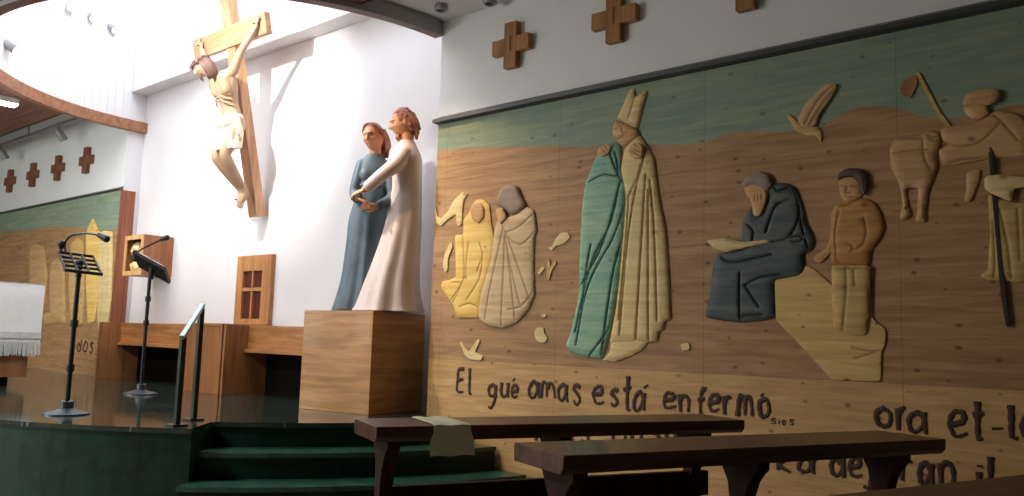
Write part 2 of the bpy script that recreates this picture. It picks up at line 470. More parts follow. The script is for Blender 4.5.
TRACE = {
 'grey_robe': [(-3.862, 2.141),(-3.92, 2.071),(-3.933, 1.989),(-3.946, 1.842),(-4.0, 1.678),(-4.044, 1.55),(-4.061, 1.385),(-4.009, 1.34),(-3.923, 1.317),(-3.804, 1.312),(-3.69, 1.352),(-3.592, 1.44),(-3.539, 1.544),(-3.546, 1.614),(-3.559, 1.79),(-3.554, 1.966),(-3.533, 1.992),(-3.565, 2.145),(-3.629, 2.172),(-3.72, 2.13),(-3.813, 2.106)],
 'grey_robe_f0': [(-3.834, 2.038),(-3.886, 1.839),(-3.947, 1.585),(-3.986, 1.367)],
 'grey_robe_f1': [(-3.82, 1.982),(-3.821, 1.71),(-3.829, 1.333)],
 'grey_robe_f2': [(-3.809, 2.0),(-3.682, 1.741),(-3.572, 1.51)],
 'grey_robe_f3': [(-3.821, 2.019),(-3.748, 1.654),(-3.702, 1.369)],
 'grey_robe_f4': [(-3.559, 2.118),(-3.693, 2.029),(-3.809, 2.0)],
 'grey_robe_f5': [(-3.544, 1.992),(-3.665, 1.901),(-3.795, 1.962)],
 'grey_robe_f6': [(-3.763, 1.44),(-3.649, 1.466),(-3.551, 1.562)],
 'grey_robe_f7': [(-3.806, 1.927),(-3.699, 1.582),(-3.649, 1.458)],
 'grey_hair': [(-3.904, 2.265),(-3.87, 2.332),(-3.799, 2.351),(-3.716, 2.328),(-3.678, 2.245),(-3.634, 2.187),(-3.697, 2.134),(-3.766, 2.121),(-3.827, 2.166),(-3.914, 2.21)],
 'grey_hands': [(-3.912, 2.176),(-3.84, 2.185),(-3.808, 2.109),(-3.854, 2.054),(-3.885, 2.096)],
 'yellow_robe': [(-4.176, 2.213),(-4.128, 2.266),(-4.052, 2.263),(-3.992, 2.216),(-3.969, 2.084),(-3.932, 1.952),(-3.945, 1.805),(-3.992, 1.66),(-4.044, 1.55),(-4.061, 1.385),(-4.276, 1.384),(-4.32, 1.478),(-4.461, 1.613),(-4.45, 1.661),(-4.37, 1.668),(-4.305, 1.686),(-4.328, 2.012),(-4.243, 2.007),(-4.249, 2.122),(-4.187, 2.175)],
 'yellow_robe_f0': [(-4.243, 2.007),(-4.221, 1.816),(-4.218, 1.665),(-4.336, 1.516)],
 'yellow_robe_f1': [(-4.176, 1.946),(-4.195, 1.815),(-4.188, 1.664)],
 'yellow_robe_f2': [(-4.031, 1.808),(-4.061, 1.661),(-4.18, 1.514)],
 'yellow_robe_f3': [(-4.343, 1.649),(-4.237, 1.628),(-4.334, 1.478)],
 'yellow_robe_f4': [(-4.254, 1.459),(-4.153, 1.486),(-4.064, 1.458)],
 'yellow_robe_f5': [(-4.074, 1.941),(-4.033, 1.846),(-4.077, 1.736)],
 'yellow_face': [(-4.168, 2.202),(-4.139, 2.238),(-4.076, 2.238),(-4.031, 2.201),(-4.028, 2.125),(-4.081, 2.082),(-4.138, 2.114)],
 'raised_arm': [(-4.561, 2.264),(-4.534, 2.172),(-4.491, 2.149),(-4.413, 2.202),(-4.363, 2.276),(-4.273, 2.34),(-4.215, 2.321),(-4.257, 2.277),(-4.266, 2.191),(-4.266, 2.085),(-4.313, 2.079),(-4.331, 2.177),(-4.409, 2.144),(-4.488, 2.09),(-4.545, 2.124)],
 'crescent': [(-4.373, 1.966),(-4.43, 1.882),(-4.452, 1.786),(-4.422, 1.727),(-4.396, 1.746),(-4.4, 1.833),(-4.352, 1.927)],
 'tulip': [(-3.383, 1.913),(-3.325, 1.97),(-3.266, 1.967),(-3.244, 1.931),(-3.297, 1.891),(-3.365, 1.877)],
 'tulip_stem': [(-3.422, 1.854),(-3.43, 1.881),(-3.397, 1.87),(-3.383, 1.913),(-3.359, 1.886),(-3.401, 1.85)],
 'leafs': [(-3.527, 1.692),(-3.484, 1.745),(-3.453, 1.734),(-3.506, 1.68)],
 'stalk': [(-3.442, 1.647),(-3.434, 1.794),(-3.416, 1.793),(-3.414, 1.732),(-3.368, 1.782),(-3.355, 1.768),(-3.405, 1.697),(-3.416, 1.643)],
 'petal': [(-3.486, 1.402),(-3.458, 1.419),(-3.425, 1.402),(-3.457, 1.385)],
 'shell': [(-3.521, 1.319),(-3.449, 1.32),(-3.454, 1.286),(-3.416, 1.249),(-3.441, 1.215),(-3.506, 1.223),(-3.534, 1.267)],
 'sparrow': [(-4.247, 1.212),(-4.21, 1.189),(-4.148, 1.127),(-4.054, 1.235),(-4.036, 1.218),(-4.086, 1.132),(-3.999, 1.105),(-4.022, 1.073),(-4.133, 1.078),(-4.185, 1.107)],
 'chip': [(-2.41, 1.234),(-2.353, 1.246),(-2.343, 1.204),(-2.399, 1.194)],
 'mitre': [(-2.889, 2.694),(-2.857, 2.756),(-2.782, 2.892),(-2.754, 2.884),(-2.749, 2.823),(-2.719, 2.834),(-2.669, 2.862),(-2.656, 2.85),(-2.686, 2.762),(-2.716, 2.651),(-2.731, 2.606),(-2.807, 2.651)],
 'mitre_f0': [(-2.749, 2.823),(-2.77, 2.742),(-2.807, 2.656)],
 'mitre_f1': [(-2.881, 2.699),(-2.807, 2.664),(-2.735, 2.634)],
 'bishop_head': [(-2.916, 2.613),(-2.911, 2.646),(-2.889, 2.694),(-2.807, 2.654),(-2.731, 2.61),(-2.708, 2.567),(-2.767, 2.525),(-2.819, 2.496),(-2.862, 2.53),(-2.906, 2.578)],
 'bishop_head_f0': [(-2.899, 2.627),(-2.868, 2.63)],
 'bishop_head_f1': [(-2.835, 2.627),(-2.821, 2.591),(-2.796, 2.596)],
 'bishop_head_f2': [(-2.898, 2.58),(-2.863, 2.558),(-2.821, 2.574)],
 'cream_cloak': [(-2.819, 2.499),(-2.767, 2.545),(-2.708, 2.567),(-2.655, 2.494),(-2.599, 2.39),(-2.579, 2.233),(-2.551, 2.097),(-2.514, 1.936),(-2.488, 1.624),(-2.474, 1.379),(-2.517, 1.371),(-2.525, 1.315),(-2.559, 1.309),(-2.564, 1.245),(-2.629, 1.239),(-2.914, 1.223),(-2.871, 1.44),(-2.849, 1.617),(-2.823, 1.923),(-2.808, 2.151),(-2.819, 2.234),(-2.849, 2.353),(-2.837, 2.435)],
 'cream_cloak_f0': [(-2.69, 2.368),(-2.776, 1.92),(-2.83, 1.281)],
 'cream_cloak_f1': [(-2.652, 2.299),(-2.674, 1.914),(-2.71, 1.252)],
 'cream_cloak_f2': [(-2.78, 2.165),(-2.794, 1.921),(-2.841, 1.376)],
 'cream_cloak_f3': [(-2.624, 2.263),(-2.584, 1.909),(-2.56, 1.378)],
 'cream_cloak_f4': [(-2.655, 2.494),(-2.698, 2.303),(-2.798, 2.15)],
 'cream_cloak_f5': [(-2.633, 2.2),(-2.627, 1.753),(-2.62, 1.254)],
 'cream_foot': [(-2.969, 1.118),(-2.913, 1.168),(-2.899, 1.256),(-2.765, 1.275),(-2.624, 1.251),(-2.682, 1.188),(-2.763, 1.149),(-2.864, 1.112)],
 'bishop_hand': [(-2.769, 2.456),(-2.748, 2.498),(-2.714, 2.513),(-2.664, 2.479),(-2.672, 2.406),(-2.731, 2.402)],
 'bishop_hand_f0': [(-2.714, 2.494),(-2.676, 2.464)],
 'bishop_hand_f1': [(-2.719, 2.47),(-2.676, 2.44)],
 'bishop_hand_f2': [(-2.724, 2.446),(-2.681, 2.416)],
 'teal_cloak': [(-2.911, 2.54),(-2.949, 2.507),(-2.999, 2.505),(-3.058, 2.444),(-3.125, 2.288),(-3.135, 2.265),(-3.151, 2.112),(-3.163, 1.774),(-3.158, 1.573),(-3.185, 1.44),(-3.222, 1.29),(-3.261, 1.203),(-3.225, 1.157),(-3.067, 1.127),(-2.965, 1.123),(-2.915, 1.295),(-2.884, 1.44),(-2.851, 1.617),(-2.825, 1.923),(-2.809, 2.233),(-2.843, 2.319),(-2.84, 2.335),(-2.849, 2.436),(-2.852, 2.512),(-2.886, 2.536)],
 'teal_cloak_f0': [(-2.848, 2.262),(-2.966, 1.882),(-3.135, 1.613)],
 'teal_cloak_f1': [(-2.817, 2.119),(-2.889, 1.911),(-3.078, 1.605),(-3.169, 1.209)],
 'teal_cloak_f2': [(-2.823, 1.923),(-2.894, 1.65),(-2.97, 1.15)],
 'teal_cloak_f3': [(-3.065, 1.871),(-3.091, 1.738),(-3.134, 1.44)],
 'teal_cloak_f4': [(-2.857, 2.238),(-2.91, 2.011),(-3.061, 1.737),(-3.181, 1.291)],
 'teal_cloak_f5': [(-2.872, 1.504),(-2.925, 1.311),(-3.067, 1.138)],
 'teal_cloak_f6': [(-2.89, 2.475),(-2.868, 2.322),(-2.975, 2.333),(-3.095, 2.295)],
 'teal_cloak_f7': [(-3.0, 2.539),(-3.077, 2.412),(-3.125, 2.281)],
 'teal_cloak_f8': [(-2.939, 2.498),(-2.888, 2.374),(-2.838, 2.269)],
 'teal_hand': [(-3.022, 2.474),(-2.999, 2.519),(-2.944, 2.536),(-2.911, 2.519),(-2.929, 2.466),(-2.978, 2.448)],
 'teal_hand_f0': [(-2.989, 2.518),(-2.949, 2.479)],
 'teal_hand_f1': [(-2.96, 2.526),(-2.93, 2.493)],
 'monk_head': [(-2.001, 2.147),(-1.99, 2.198),(-1.952, 2.231),(-1.892, 2.234),(-1.847, 2.205),(-1.833, 2.15),(-1.855, 2.118),(-1.855, 2.068),(-1.922, 2.056),(-1.96, 2.077),(-1.99, 2.109)],
 'monk_hair': [(-2.001, 2.154),(-1.992, 2.198),(-1.952, 2.232),(-1.891, 2.237),(-1.843, 2.206),(-1.83, 2.145),(-1.865, 2.124),(-1.899, 2.147),(-1.952, 2.167),(-1.983, 2.153)],
 'monk_hand': [(-1.955, 2.084),(-1.933, 2.115),(-1.868, 2.12),(-1.856, 2.09),(-1.867, 2.037),(-1.897, 1.973),(-1.933, 1.975),(-1.94, 2.039)],
 'monk_hand_f0': [(-1.925, 2.11),(-1.922, 2.066)],
 'monk_hand_f1': [(-1.904, 2.113),(-1.9, 2.064)],
 'monk_hand_f2': [(-1.883, 2.117),(-1.88, 2.07)],
 'monk_habit': [(-1.83, 2.152),(-1.789, 2.16),(-1.731, 2.15),(-1.693, 2.117),(-1.661, 2.023),(-1.635, 1.909),(-1.601, 1.851),(-1.595, 1.795),(-1.625, 1.76),(-1.657, 1.754),(-1.651, 1.66),(-1.679, 1.63),(-1.824, 1.606),(-1.815, 1.398),(-1.895, 1.381),(-2.029, 1.368),(-2.153, 1.382),(-2.249, 1.396),(-2.233, 1.47),(-2.209, 1.558),(-2.202, 1.677),(-2.17, 1.773),(-2.091, 1.784),(-1.995, 1.798),(-2.017, 1.861),(-2.007, 1.963),(-1.96, 2.04),(-1.934, 2.034),(-1.93, 1.984),(-1.9, 1.977),(-1.87, 2.037),(-1.852, 2.075),(-1.859, 2.114)],
 'monk_habit_f0': [(-1.686, 2.067),(-1.676, 1.953),(-1.733, 1.845),(-1.831, 1.822)],
 'monk_habit_f1': [(-1.732, 2.057),(-1.804, 2.027),(-1.841, 1.951),(-1.863, 1.881)],
 'monk_habit_f2': [(-1.991, 1.577),(-1.909, 1.622),(-1.792, 1.636)],
 'monk_habit_f3': [(-1.984, 1.569),(-1.909, 1.461)],
 'monk_habit_f4': [(-2.022, 1.657),(-2.025, 1.498),(-2.022, 1.376)],
 'monk_habit_f5': [(-1.726, 1.844),(-1.663, 1.845),(-1.666, 1.819),(-1.719, 1.821)],
 'monk_habit_f6': [(-1.818, 2.137),(-1.789, 2.112),(-1.731, 2.128)],
 'monk_habit_f7': [(-2.007, 1.404),(-1.895, 1.412)],
 'monk_habit_f8': [(-2.138, 1.749),(-2.06, 1.716),(-1.835, 1.751)],
 'monk_habit_f9': [(-1.975, 1.931),(-1.938, 1.885),(-1.953, 1.814)],
 'monk_habit_f10': [(-1.675, 2.024),(-1.662, 1.91),(-1.629, 1.783)],
 'book': [(-2.23, 1.853),(-2.107, 1.859),(-1.995, 1.828),(-1.849, 1.837),(-1.846, 1.818),(-1.968, 1.8),(-2.107, 1.777),(-2.17, 1.795)],
 'book_f0': [(-2.107, 1.851),(-1.995, 1.819),(-1.856, 1.826)],
 'stone': [(-1.821, 1.609),(-1.672, 1.636),(-1.644, 1.687),(-1.596, 1.658),(-1.501, 1.568),(-1.311, 1.564),(-1.302, 1.395),(-1.236, 1.338),(-1.243, 1.261),(-1.262, 1.229),(-1.268, 1.076),(-1.51, 1.069),(-1.655, 1.223),(-1.815, 1.384)],
 'stone_f0': [(-1.405, 1.244),(-1.317, 1.227),(-1.268, 1.232)],
 'stone_f1': [(-1.393, 1.186),(-1.33, 1.207),(-1.28, 1.228)],
 'boy_face': [(-1.462, 2.129),(-1.449, 2.161),(-1.397, 2.166),(-1.349, 2.145),(-1.337, 2.09),(-1.343, 2.043),(-1.38, 2.017),(-1.419, 2.013),(-1.444, 2.037),(-1.457, 2.074)],
 'boy_face_f0': [(-1.446, 2.107),(-1.42, 2.101)],
 'boy_face_f1': [(-1.394, 2.099),(-1.365, 2.099)],
 'boy_face_f2': [(-1.415, 2.097),(-1.42, 2.068),(-1.402, 2.064)],
 'boy_face_f3': [(-1.426, 2.047),(-1.39, 2.043)],
 'boy_hair': [(-1.464, 2.132),(-1.456, 2.174),(-1.416, 2.199),(-1.351, 2.193),(-1.313, 2.158),(-1.31, 2.087),(-1.331, 2.041),(-1.346, 2.05),(-1.35, 2.111),(-1.384, 2.151),(-1.443, 2.152)],
 'boy_sweater': [(-1.445, 2.016),(-1.406, 2.012),(-1.335, 2.036),(-1.278, 2.004),(-1.248, 1.949),(-1.231, 1.868),(-1.257, 1.804),(-1.302, 1.754),(-1.309, 1.673),(-1.398, 1.669),(-1.502, 1.679),(-1.514, 1.778),(-1.506, 1.9),(-1.505, 1.968),(-1.478, 2.001)],
 'boy_sweater_f0': [(-1.471, 2.0),(-1.419, 2.0),(-1.38, 2.019),(-1.335, 2.022)],
 'boy_sweater_f1': [(-1.33, 1.928),(-1.319, 1.848),(-1.339, 1.782),(-1.384, 1.758)],
 'boy_sweater_f2': [(-1.415, 1.793),(-1.39, 1.778),(-1.397, 1.752)],
 'boy_sweater_f3': [(-1.459, 1.965),(-1.48, 1.857),(-1.475, 1.708)],
 'boy_arm': [(-1.505, 1.859),(-1.525, 1.785),(-1.552, 1.759),(-1.593, 1.74),(-1.605, 1.716),(-1.582, 1.696),(-1.553, 1.7),(-1.528, 1.731),(-1.498, 1.763)],
 'boy_trousers': [(-1.502, 1.679),(-1.303, 1.673),(-1.31, 1.518),(-1.314, 1.414),(-1.328, 1.323),(-1.341, 1.308),(-1.429, 1.309),(-1.448, 1.328),(-1.491, 1.334),(-1.502, 1.494)],
 'boy_trousers_f0': [(-1.426, 1.666),(-1.423, 1.546),(-1.434, 1.44),(-1.445, 1.335)],
 'boy_trousers_f1': [(-1.385, 1.658),(-1.38, 1.572)],
 'boy_trousers_f2': [(-1.496, 1.662),(-1.31, 1.656)],
 'dove_wing': [(-1.682, 2.507),(-1.639, 2.59),(-1.541, 2.673),(-1.483, 2.688),(-1.458, 2.665),(-1.501, 2.595),(-1.563, 2.52),(-1.582, 2.455),(-1.655, 2.462)],
 'dove_wing_f0': [(-1.64, 2.475),(-1.569, 2.592),(-1.484, 2.67)],
 'dove_wing_f1': [(-1.612, 2.471),(-1.549, 2.561),(-1.494, 2.629)],
 'dove_body': [(-1.751, 2.557),(-1.718, 2.54),(-1.683, 2.495),(-1.64, 2.46),(-1.582, 2.459),(-1.555, 2.434),(-1.549, 2.376),(-1.561, 2.361),(-1.578, 2.406),(-1.641, 2.418),(-1.69, 2.443),(-1.718, 2.494)],
 'pole': [(-1.069, 2.669),(-1.05, 2.67),(-0.955, 2.438),(-0.86, 2.28),(-0.876, 2.267),(-0.971, 2.428)],
 'flag': [(-1.14, 2.612),(-1.103, 2.648),(-1.065, 2.657),(-1.056, 2.613),(-1.094, 2.532),(-1.105, 2.548),(-1.136, 2.554)],
 'calf': [(-1.197, 2.246),(-1.199, 2.289),(-1.171, 2.332),(-1.11, 2.333),(-1.039, 2.333),(-1.015, 2.356),(-0.958, 2.337),(-0.959, 2.271),(-0.981, 2.222),(-0.973, 2.163),(-0.995, 2.108),(-1.02, 2.046),(-1.037, 1.932),(-1.031, 1.881),(-1.087, 1.882),(-1.077, 1.923),(-1.064, 2.061),(-1.114, 2.068),(-1.128, 2.056),(-1.118, 1.975),(-1.1, 1.922),(-1.144, 1.896),(-1.161, 1.908),(-1.142, 1.966),(-1.146, 2.045),(-1.169, 2.126),(-1.196, 2.179)],
 'calf_f0': [(-1.184, 2.254),(-1.1, 2.256),(-1.017, 2.252)],
 'calf_f1': [(-1.037, 2.307),(-1.032, 2.215),(-1.008, 2.154)],
 'calf_f2': [(-1.184, 2.287),(-1.159, 2.323),(-1.051, 2.315)],
 'calf_f3': [(-1.016, 2.33),(-0.987, 2.313),(-0.958, 2.322)],
 'calf_f4': [(-1.01, 2.31),(-0.982, 2.293),(-0.959, 2.296)],
 'herdsman_body': [(-0.958, 2.332),(-0.946, 2.359),(-0.878, 2.359),(-0.806, 2.357),(-0.756, 2.381),(-0.718, 2.407),(-0.661, 2.397),(-0.61, 2.371),(-0.58, 2.33),(-0.586, 2.161),(-0.699, 2.175),(-0.784, 2.173),(-0.883, 2.159),(-0.951, 2.167),(-0.971, 2.246),(-0.908, 2.266),(-0.947, 2.288)],
 'herdsman_body_f0': [(-0.959, 2.296),(-0.881, 2.254),(-0.782, 2.26),(-0.694, 2.341)],
 'herdsman_body_f1': [(-0.951, 2.167),(-0.838, 2.182),(-0.627, 2.166)],
 'herdsman_body_f2': [(-0.724, 2.389),(-0.683, 2.345),(-0.624, 2.251)],
 'herdsman_head': [(-0.853, 2.45),(-0.797, 2.464),(-0.744, 2.448),(-0.74, 2.391),(-0.778, 2.37),(-0.822, 2.381),(-0.832, 2.406),(-0.845, 2.413)],
 'herdsman_hair': [(-0.855, 2.448),(-0.84, 2.499),(-0.785, 2.519),(-0.71, 2.514),(-0.687, 2.489),(-0.696, 2.453),(-0.739, 2.435),(-0.798, 2.454)],
 'herdsman_leg': [(-0.849, 2.117),(-0.786, 2.129),(-0.793, 2.074),(-0.812, 2.026),(-0.828, 1.972),(-0.863, 1.969),(-0.848, 2.03)],
 'walker_sleeve': [(-0.767, 2.086),(-0.702, 2.089),(-0.59, 2.063),(-0.591, 2.017),(-0.647, 2.017),(-0.659, 1.951),(-0.726, 1.991),(-0.769, 2.022)],
 'walker_robe': [(-0.757, 2.003),(-0.726, 1.981),(-0.644, 1.944),(-0.594, 1.946),(-0.606, 1.58),(-0.662, 1.567),(-0.687, 1.58),(-0.77, 1.582),(-0.806, 1.602),(-0.801, 1.615),(-0.769, 1.623),(-0.753, 1.801)],
 'walker_robe_f0': [(-0.707, 1.919),(-0.681, 1.749),(-0.671, 1.594)],
 'walker_robe_f1': [(-0.635, 1.913),(-0.633, 1.675)],
 'walker_robe_f2': [(-0.74, 1.873),(-0.736, 1.679),(-0.743, 1.595)],
 'staff': [(-0.748, 2.249),(-0.723, 2.252),(-0.721, 2.091),(-0.704, 1.678),(-0.684, 1.358),(-0.699, 1.352),(-0.719, 1.535),(-0.734, 1.897),(-0.744, 2.094)],
 'hill': [(-4.706, 2.707),(-4.212, 2.676),(-3.908, 2.644),(-3.354, 2.583),(-3.158, 2.546),(-3.02, 2.535),(-2.564, 2.482),(-2.254, 2.46),(-2.06, 2.494),(-1.758, 2.451),(-1.672, 2.456),(-1.533, 2.459),(-1.398, 2.522),(-1.304, 2.529),(-1.179, 2.503),(-1.06, 2.441),(-0.922, 2.394),(-0.758, 2.409),(-0.593, 2.427),(-0.298, 2.411)],
 'left_hill': [(-14.663, 2.619),(-13.808, 2.618),(-13.016, 2.595),(-12.117, 2.584),(-11.291, 2.53),(-10.533, 2.439),(-10.05, 2.424),(-9.722, 2.409)],
 'left_yellow': [(-10.923, 2.399),(-10.891, 2.494),(-10.766, 2.605),(-10.654, 2.511),(-10.587, 2.427),(-10.457, 2.412),(-10.435, 2.01),(-10.42, 1.575),(-10.45, 1.298),(-10.642, 1.265),(-10.795, 1.768)],
 'left_pale': [(-10.559, 2.393),(-10.424, 2.423),(-10.194, 2.402),(-10.128, 2.121),(-10.058, 1.572),(-10.088, 1.271),(-10.27, 1.087),(-10.386, 1.329),(-10.481, 1.886)],
 'left_pale_f0': [(-10.491, 2.294),(-10.387, 2.336)],
 'left_pale_f1': [(-10.38, 2.195),(-10.317, 1.758),(-10.283, 1.33)],
 'left_pale_f2': [(-10.242, 2.188),(-10.159, 1.573)],
 'left_tan': [(-11.955, 2.065),(-11.828, 2.128),(-11.634, 2.103),(-11.489, 1.915),(-11.356, 1.452),(-11.407, 1.256),(-11.776, 1.286),(-11.943, 1.757)],
 'left_tan2': [(-11.361, 2.308),(-11.183, 2.381),(-11.004, 2.322),(-10.872, 1.897),(-10.801, 1.263),(-11.123, 1.196),(-11.325, 1.779)],
 'left_tan3': [(-12.047, 1.368),(-11.928, 1.402),(-11.517, 1.393),(-11.308, 1.339),(-11.313, 1.257),(-11.494, 1.288),(-11.977, 1.25)],
 'left_dark': [(-12.759, 2.309),(-12.592, 2.372),(-12.27, 2.32),(-12.051, 1.931),(-12.04, 1.521),(-12.548, 1.453)],
}
LETTERS = [
 ('E', -4.268, 0.838, 0.091, 0.172),
 ('l', -4.151, 0.823, 0.05, 0.196),
 ('q', -3.949, 0.812, 0.09, 0.095),
 ('u', -3.831, 0.82, 0.084, 0.104),
 ('e', -3.738, 0.825, 0.072, 0.09),
 ("'", -3.724, 0.941, 0.027, 0.023),
 ('a', -3.576, 0.835, 0.096, 0.114),
 ('m', -3.467, 0.846, 0.123, 0.1),
 ('a', -3.335, 0.835, 0.099, 0.113),
 ('s', -3.203, 0.823, 0.076, 0.124),
 ('e', -3.044, 0.839, 0.092, 0.114),
 ('s', -2.91, 0.835, 0.071, 0.097),
 ('t', -2.809, 0.815, 0.062, 0.204),
 ('a', -2.743, 0.817, 0.09, 0.111),
 ("'", -2.669, 0.956, 0.039, 0.024),
 ('e', -2.531, 0.847, 0.091, 0.089),
 ('n', -2.42, 0.83, 0.07, 0.103),
 ('f', -2.298, 0.839, 0.064, 0.14),
 ('e', -2.231, 0.851, 0.082, 0.095),
 ('r', -2.137, 0.838, 0.059, 0.105),
 ('m', -2.048, 0.838, 0.095, 0.112),
 ('o', -1.926, 0.845, 0.078, 0.102),
 ("'", -1.911, 0.957, 0.023, 0.019),
 ('o', -1.297, 0.847, 0.084, 0.093),
 ('r', -1.199, 0.837, 0.054, 0.114),
 ('a', -1.141, 0.834, 0.085, 0.098),
 ('e', -0.959, 0.828, 0.082, 0.119),
 ('t', -0.855, 0.831, 0.048, 0.181),
 ('-', -0.776, 0.875, 0.046, 0.023),
 ('l', -0.716, 0.843, 0.055, 0.163),
 ('a', -0.659, 0.842, 0.077, 0.113),
 ('k', -1.816, 0.562, 0.084, 0.107),
 ('a', -1.71, 0.571, 0.105, 0.075),
 ('d', -1.53, 0.572, 0.082, 0.151),
 ('e', -1.435, 0.575, 0.067, 0.1),
 ('j', -1.361, 0.575, 0.057, 0.109),
 ('a', -1.292, 0.583, 0.081, 0.102),
 ('r', -1.19, 0.587, 0.065, 0.108),
 ('a', -1.105, 0.587, 0.072, 0.106),
 ('n', -1.015, 0.597, 0.081, 0.102),
 ('i', -0.85, 0.595, 0.032, 0.114),
 ('l', -0.796, 0.603, 0.027, 0.146),
 ('m', -3.505, 0.557, 0.169, 0.095),
 ('a', -3.294, 0.575, 0.101, 0.098),
 ('s', -3.133, 0.589, 0.079, 0.095),
 ('n', -2.902, 0.619, 0.13, 0.09),
 ('o', -2.754, 0.627, 0.089, 0.092),
 ('s', -2.612, 0.642, 0.078, 0.089),
 ('u', -2.509, 0.649, 0.084, 0.089),
 ('s', -1.854, 0.811, 0.036, 0.03),
 ('i', -1.808, 0.813, 0.011, 0.028),
 ('o', -1.786, 0.813, 0.02, 0.025),
 ('s', -1.752, 0.815, 0.036, 0.029),
]
LEFT_LETTERS = [('d', -10.913, 0.917, 0.147, 0.155), ('o', -10.729, 0.917, 0.143, 0.129), ('s', -10.549, 0.914, 0.119, 0.122), ('j', -10.38, 0.95, 0.137, 0.136)]
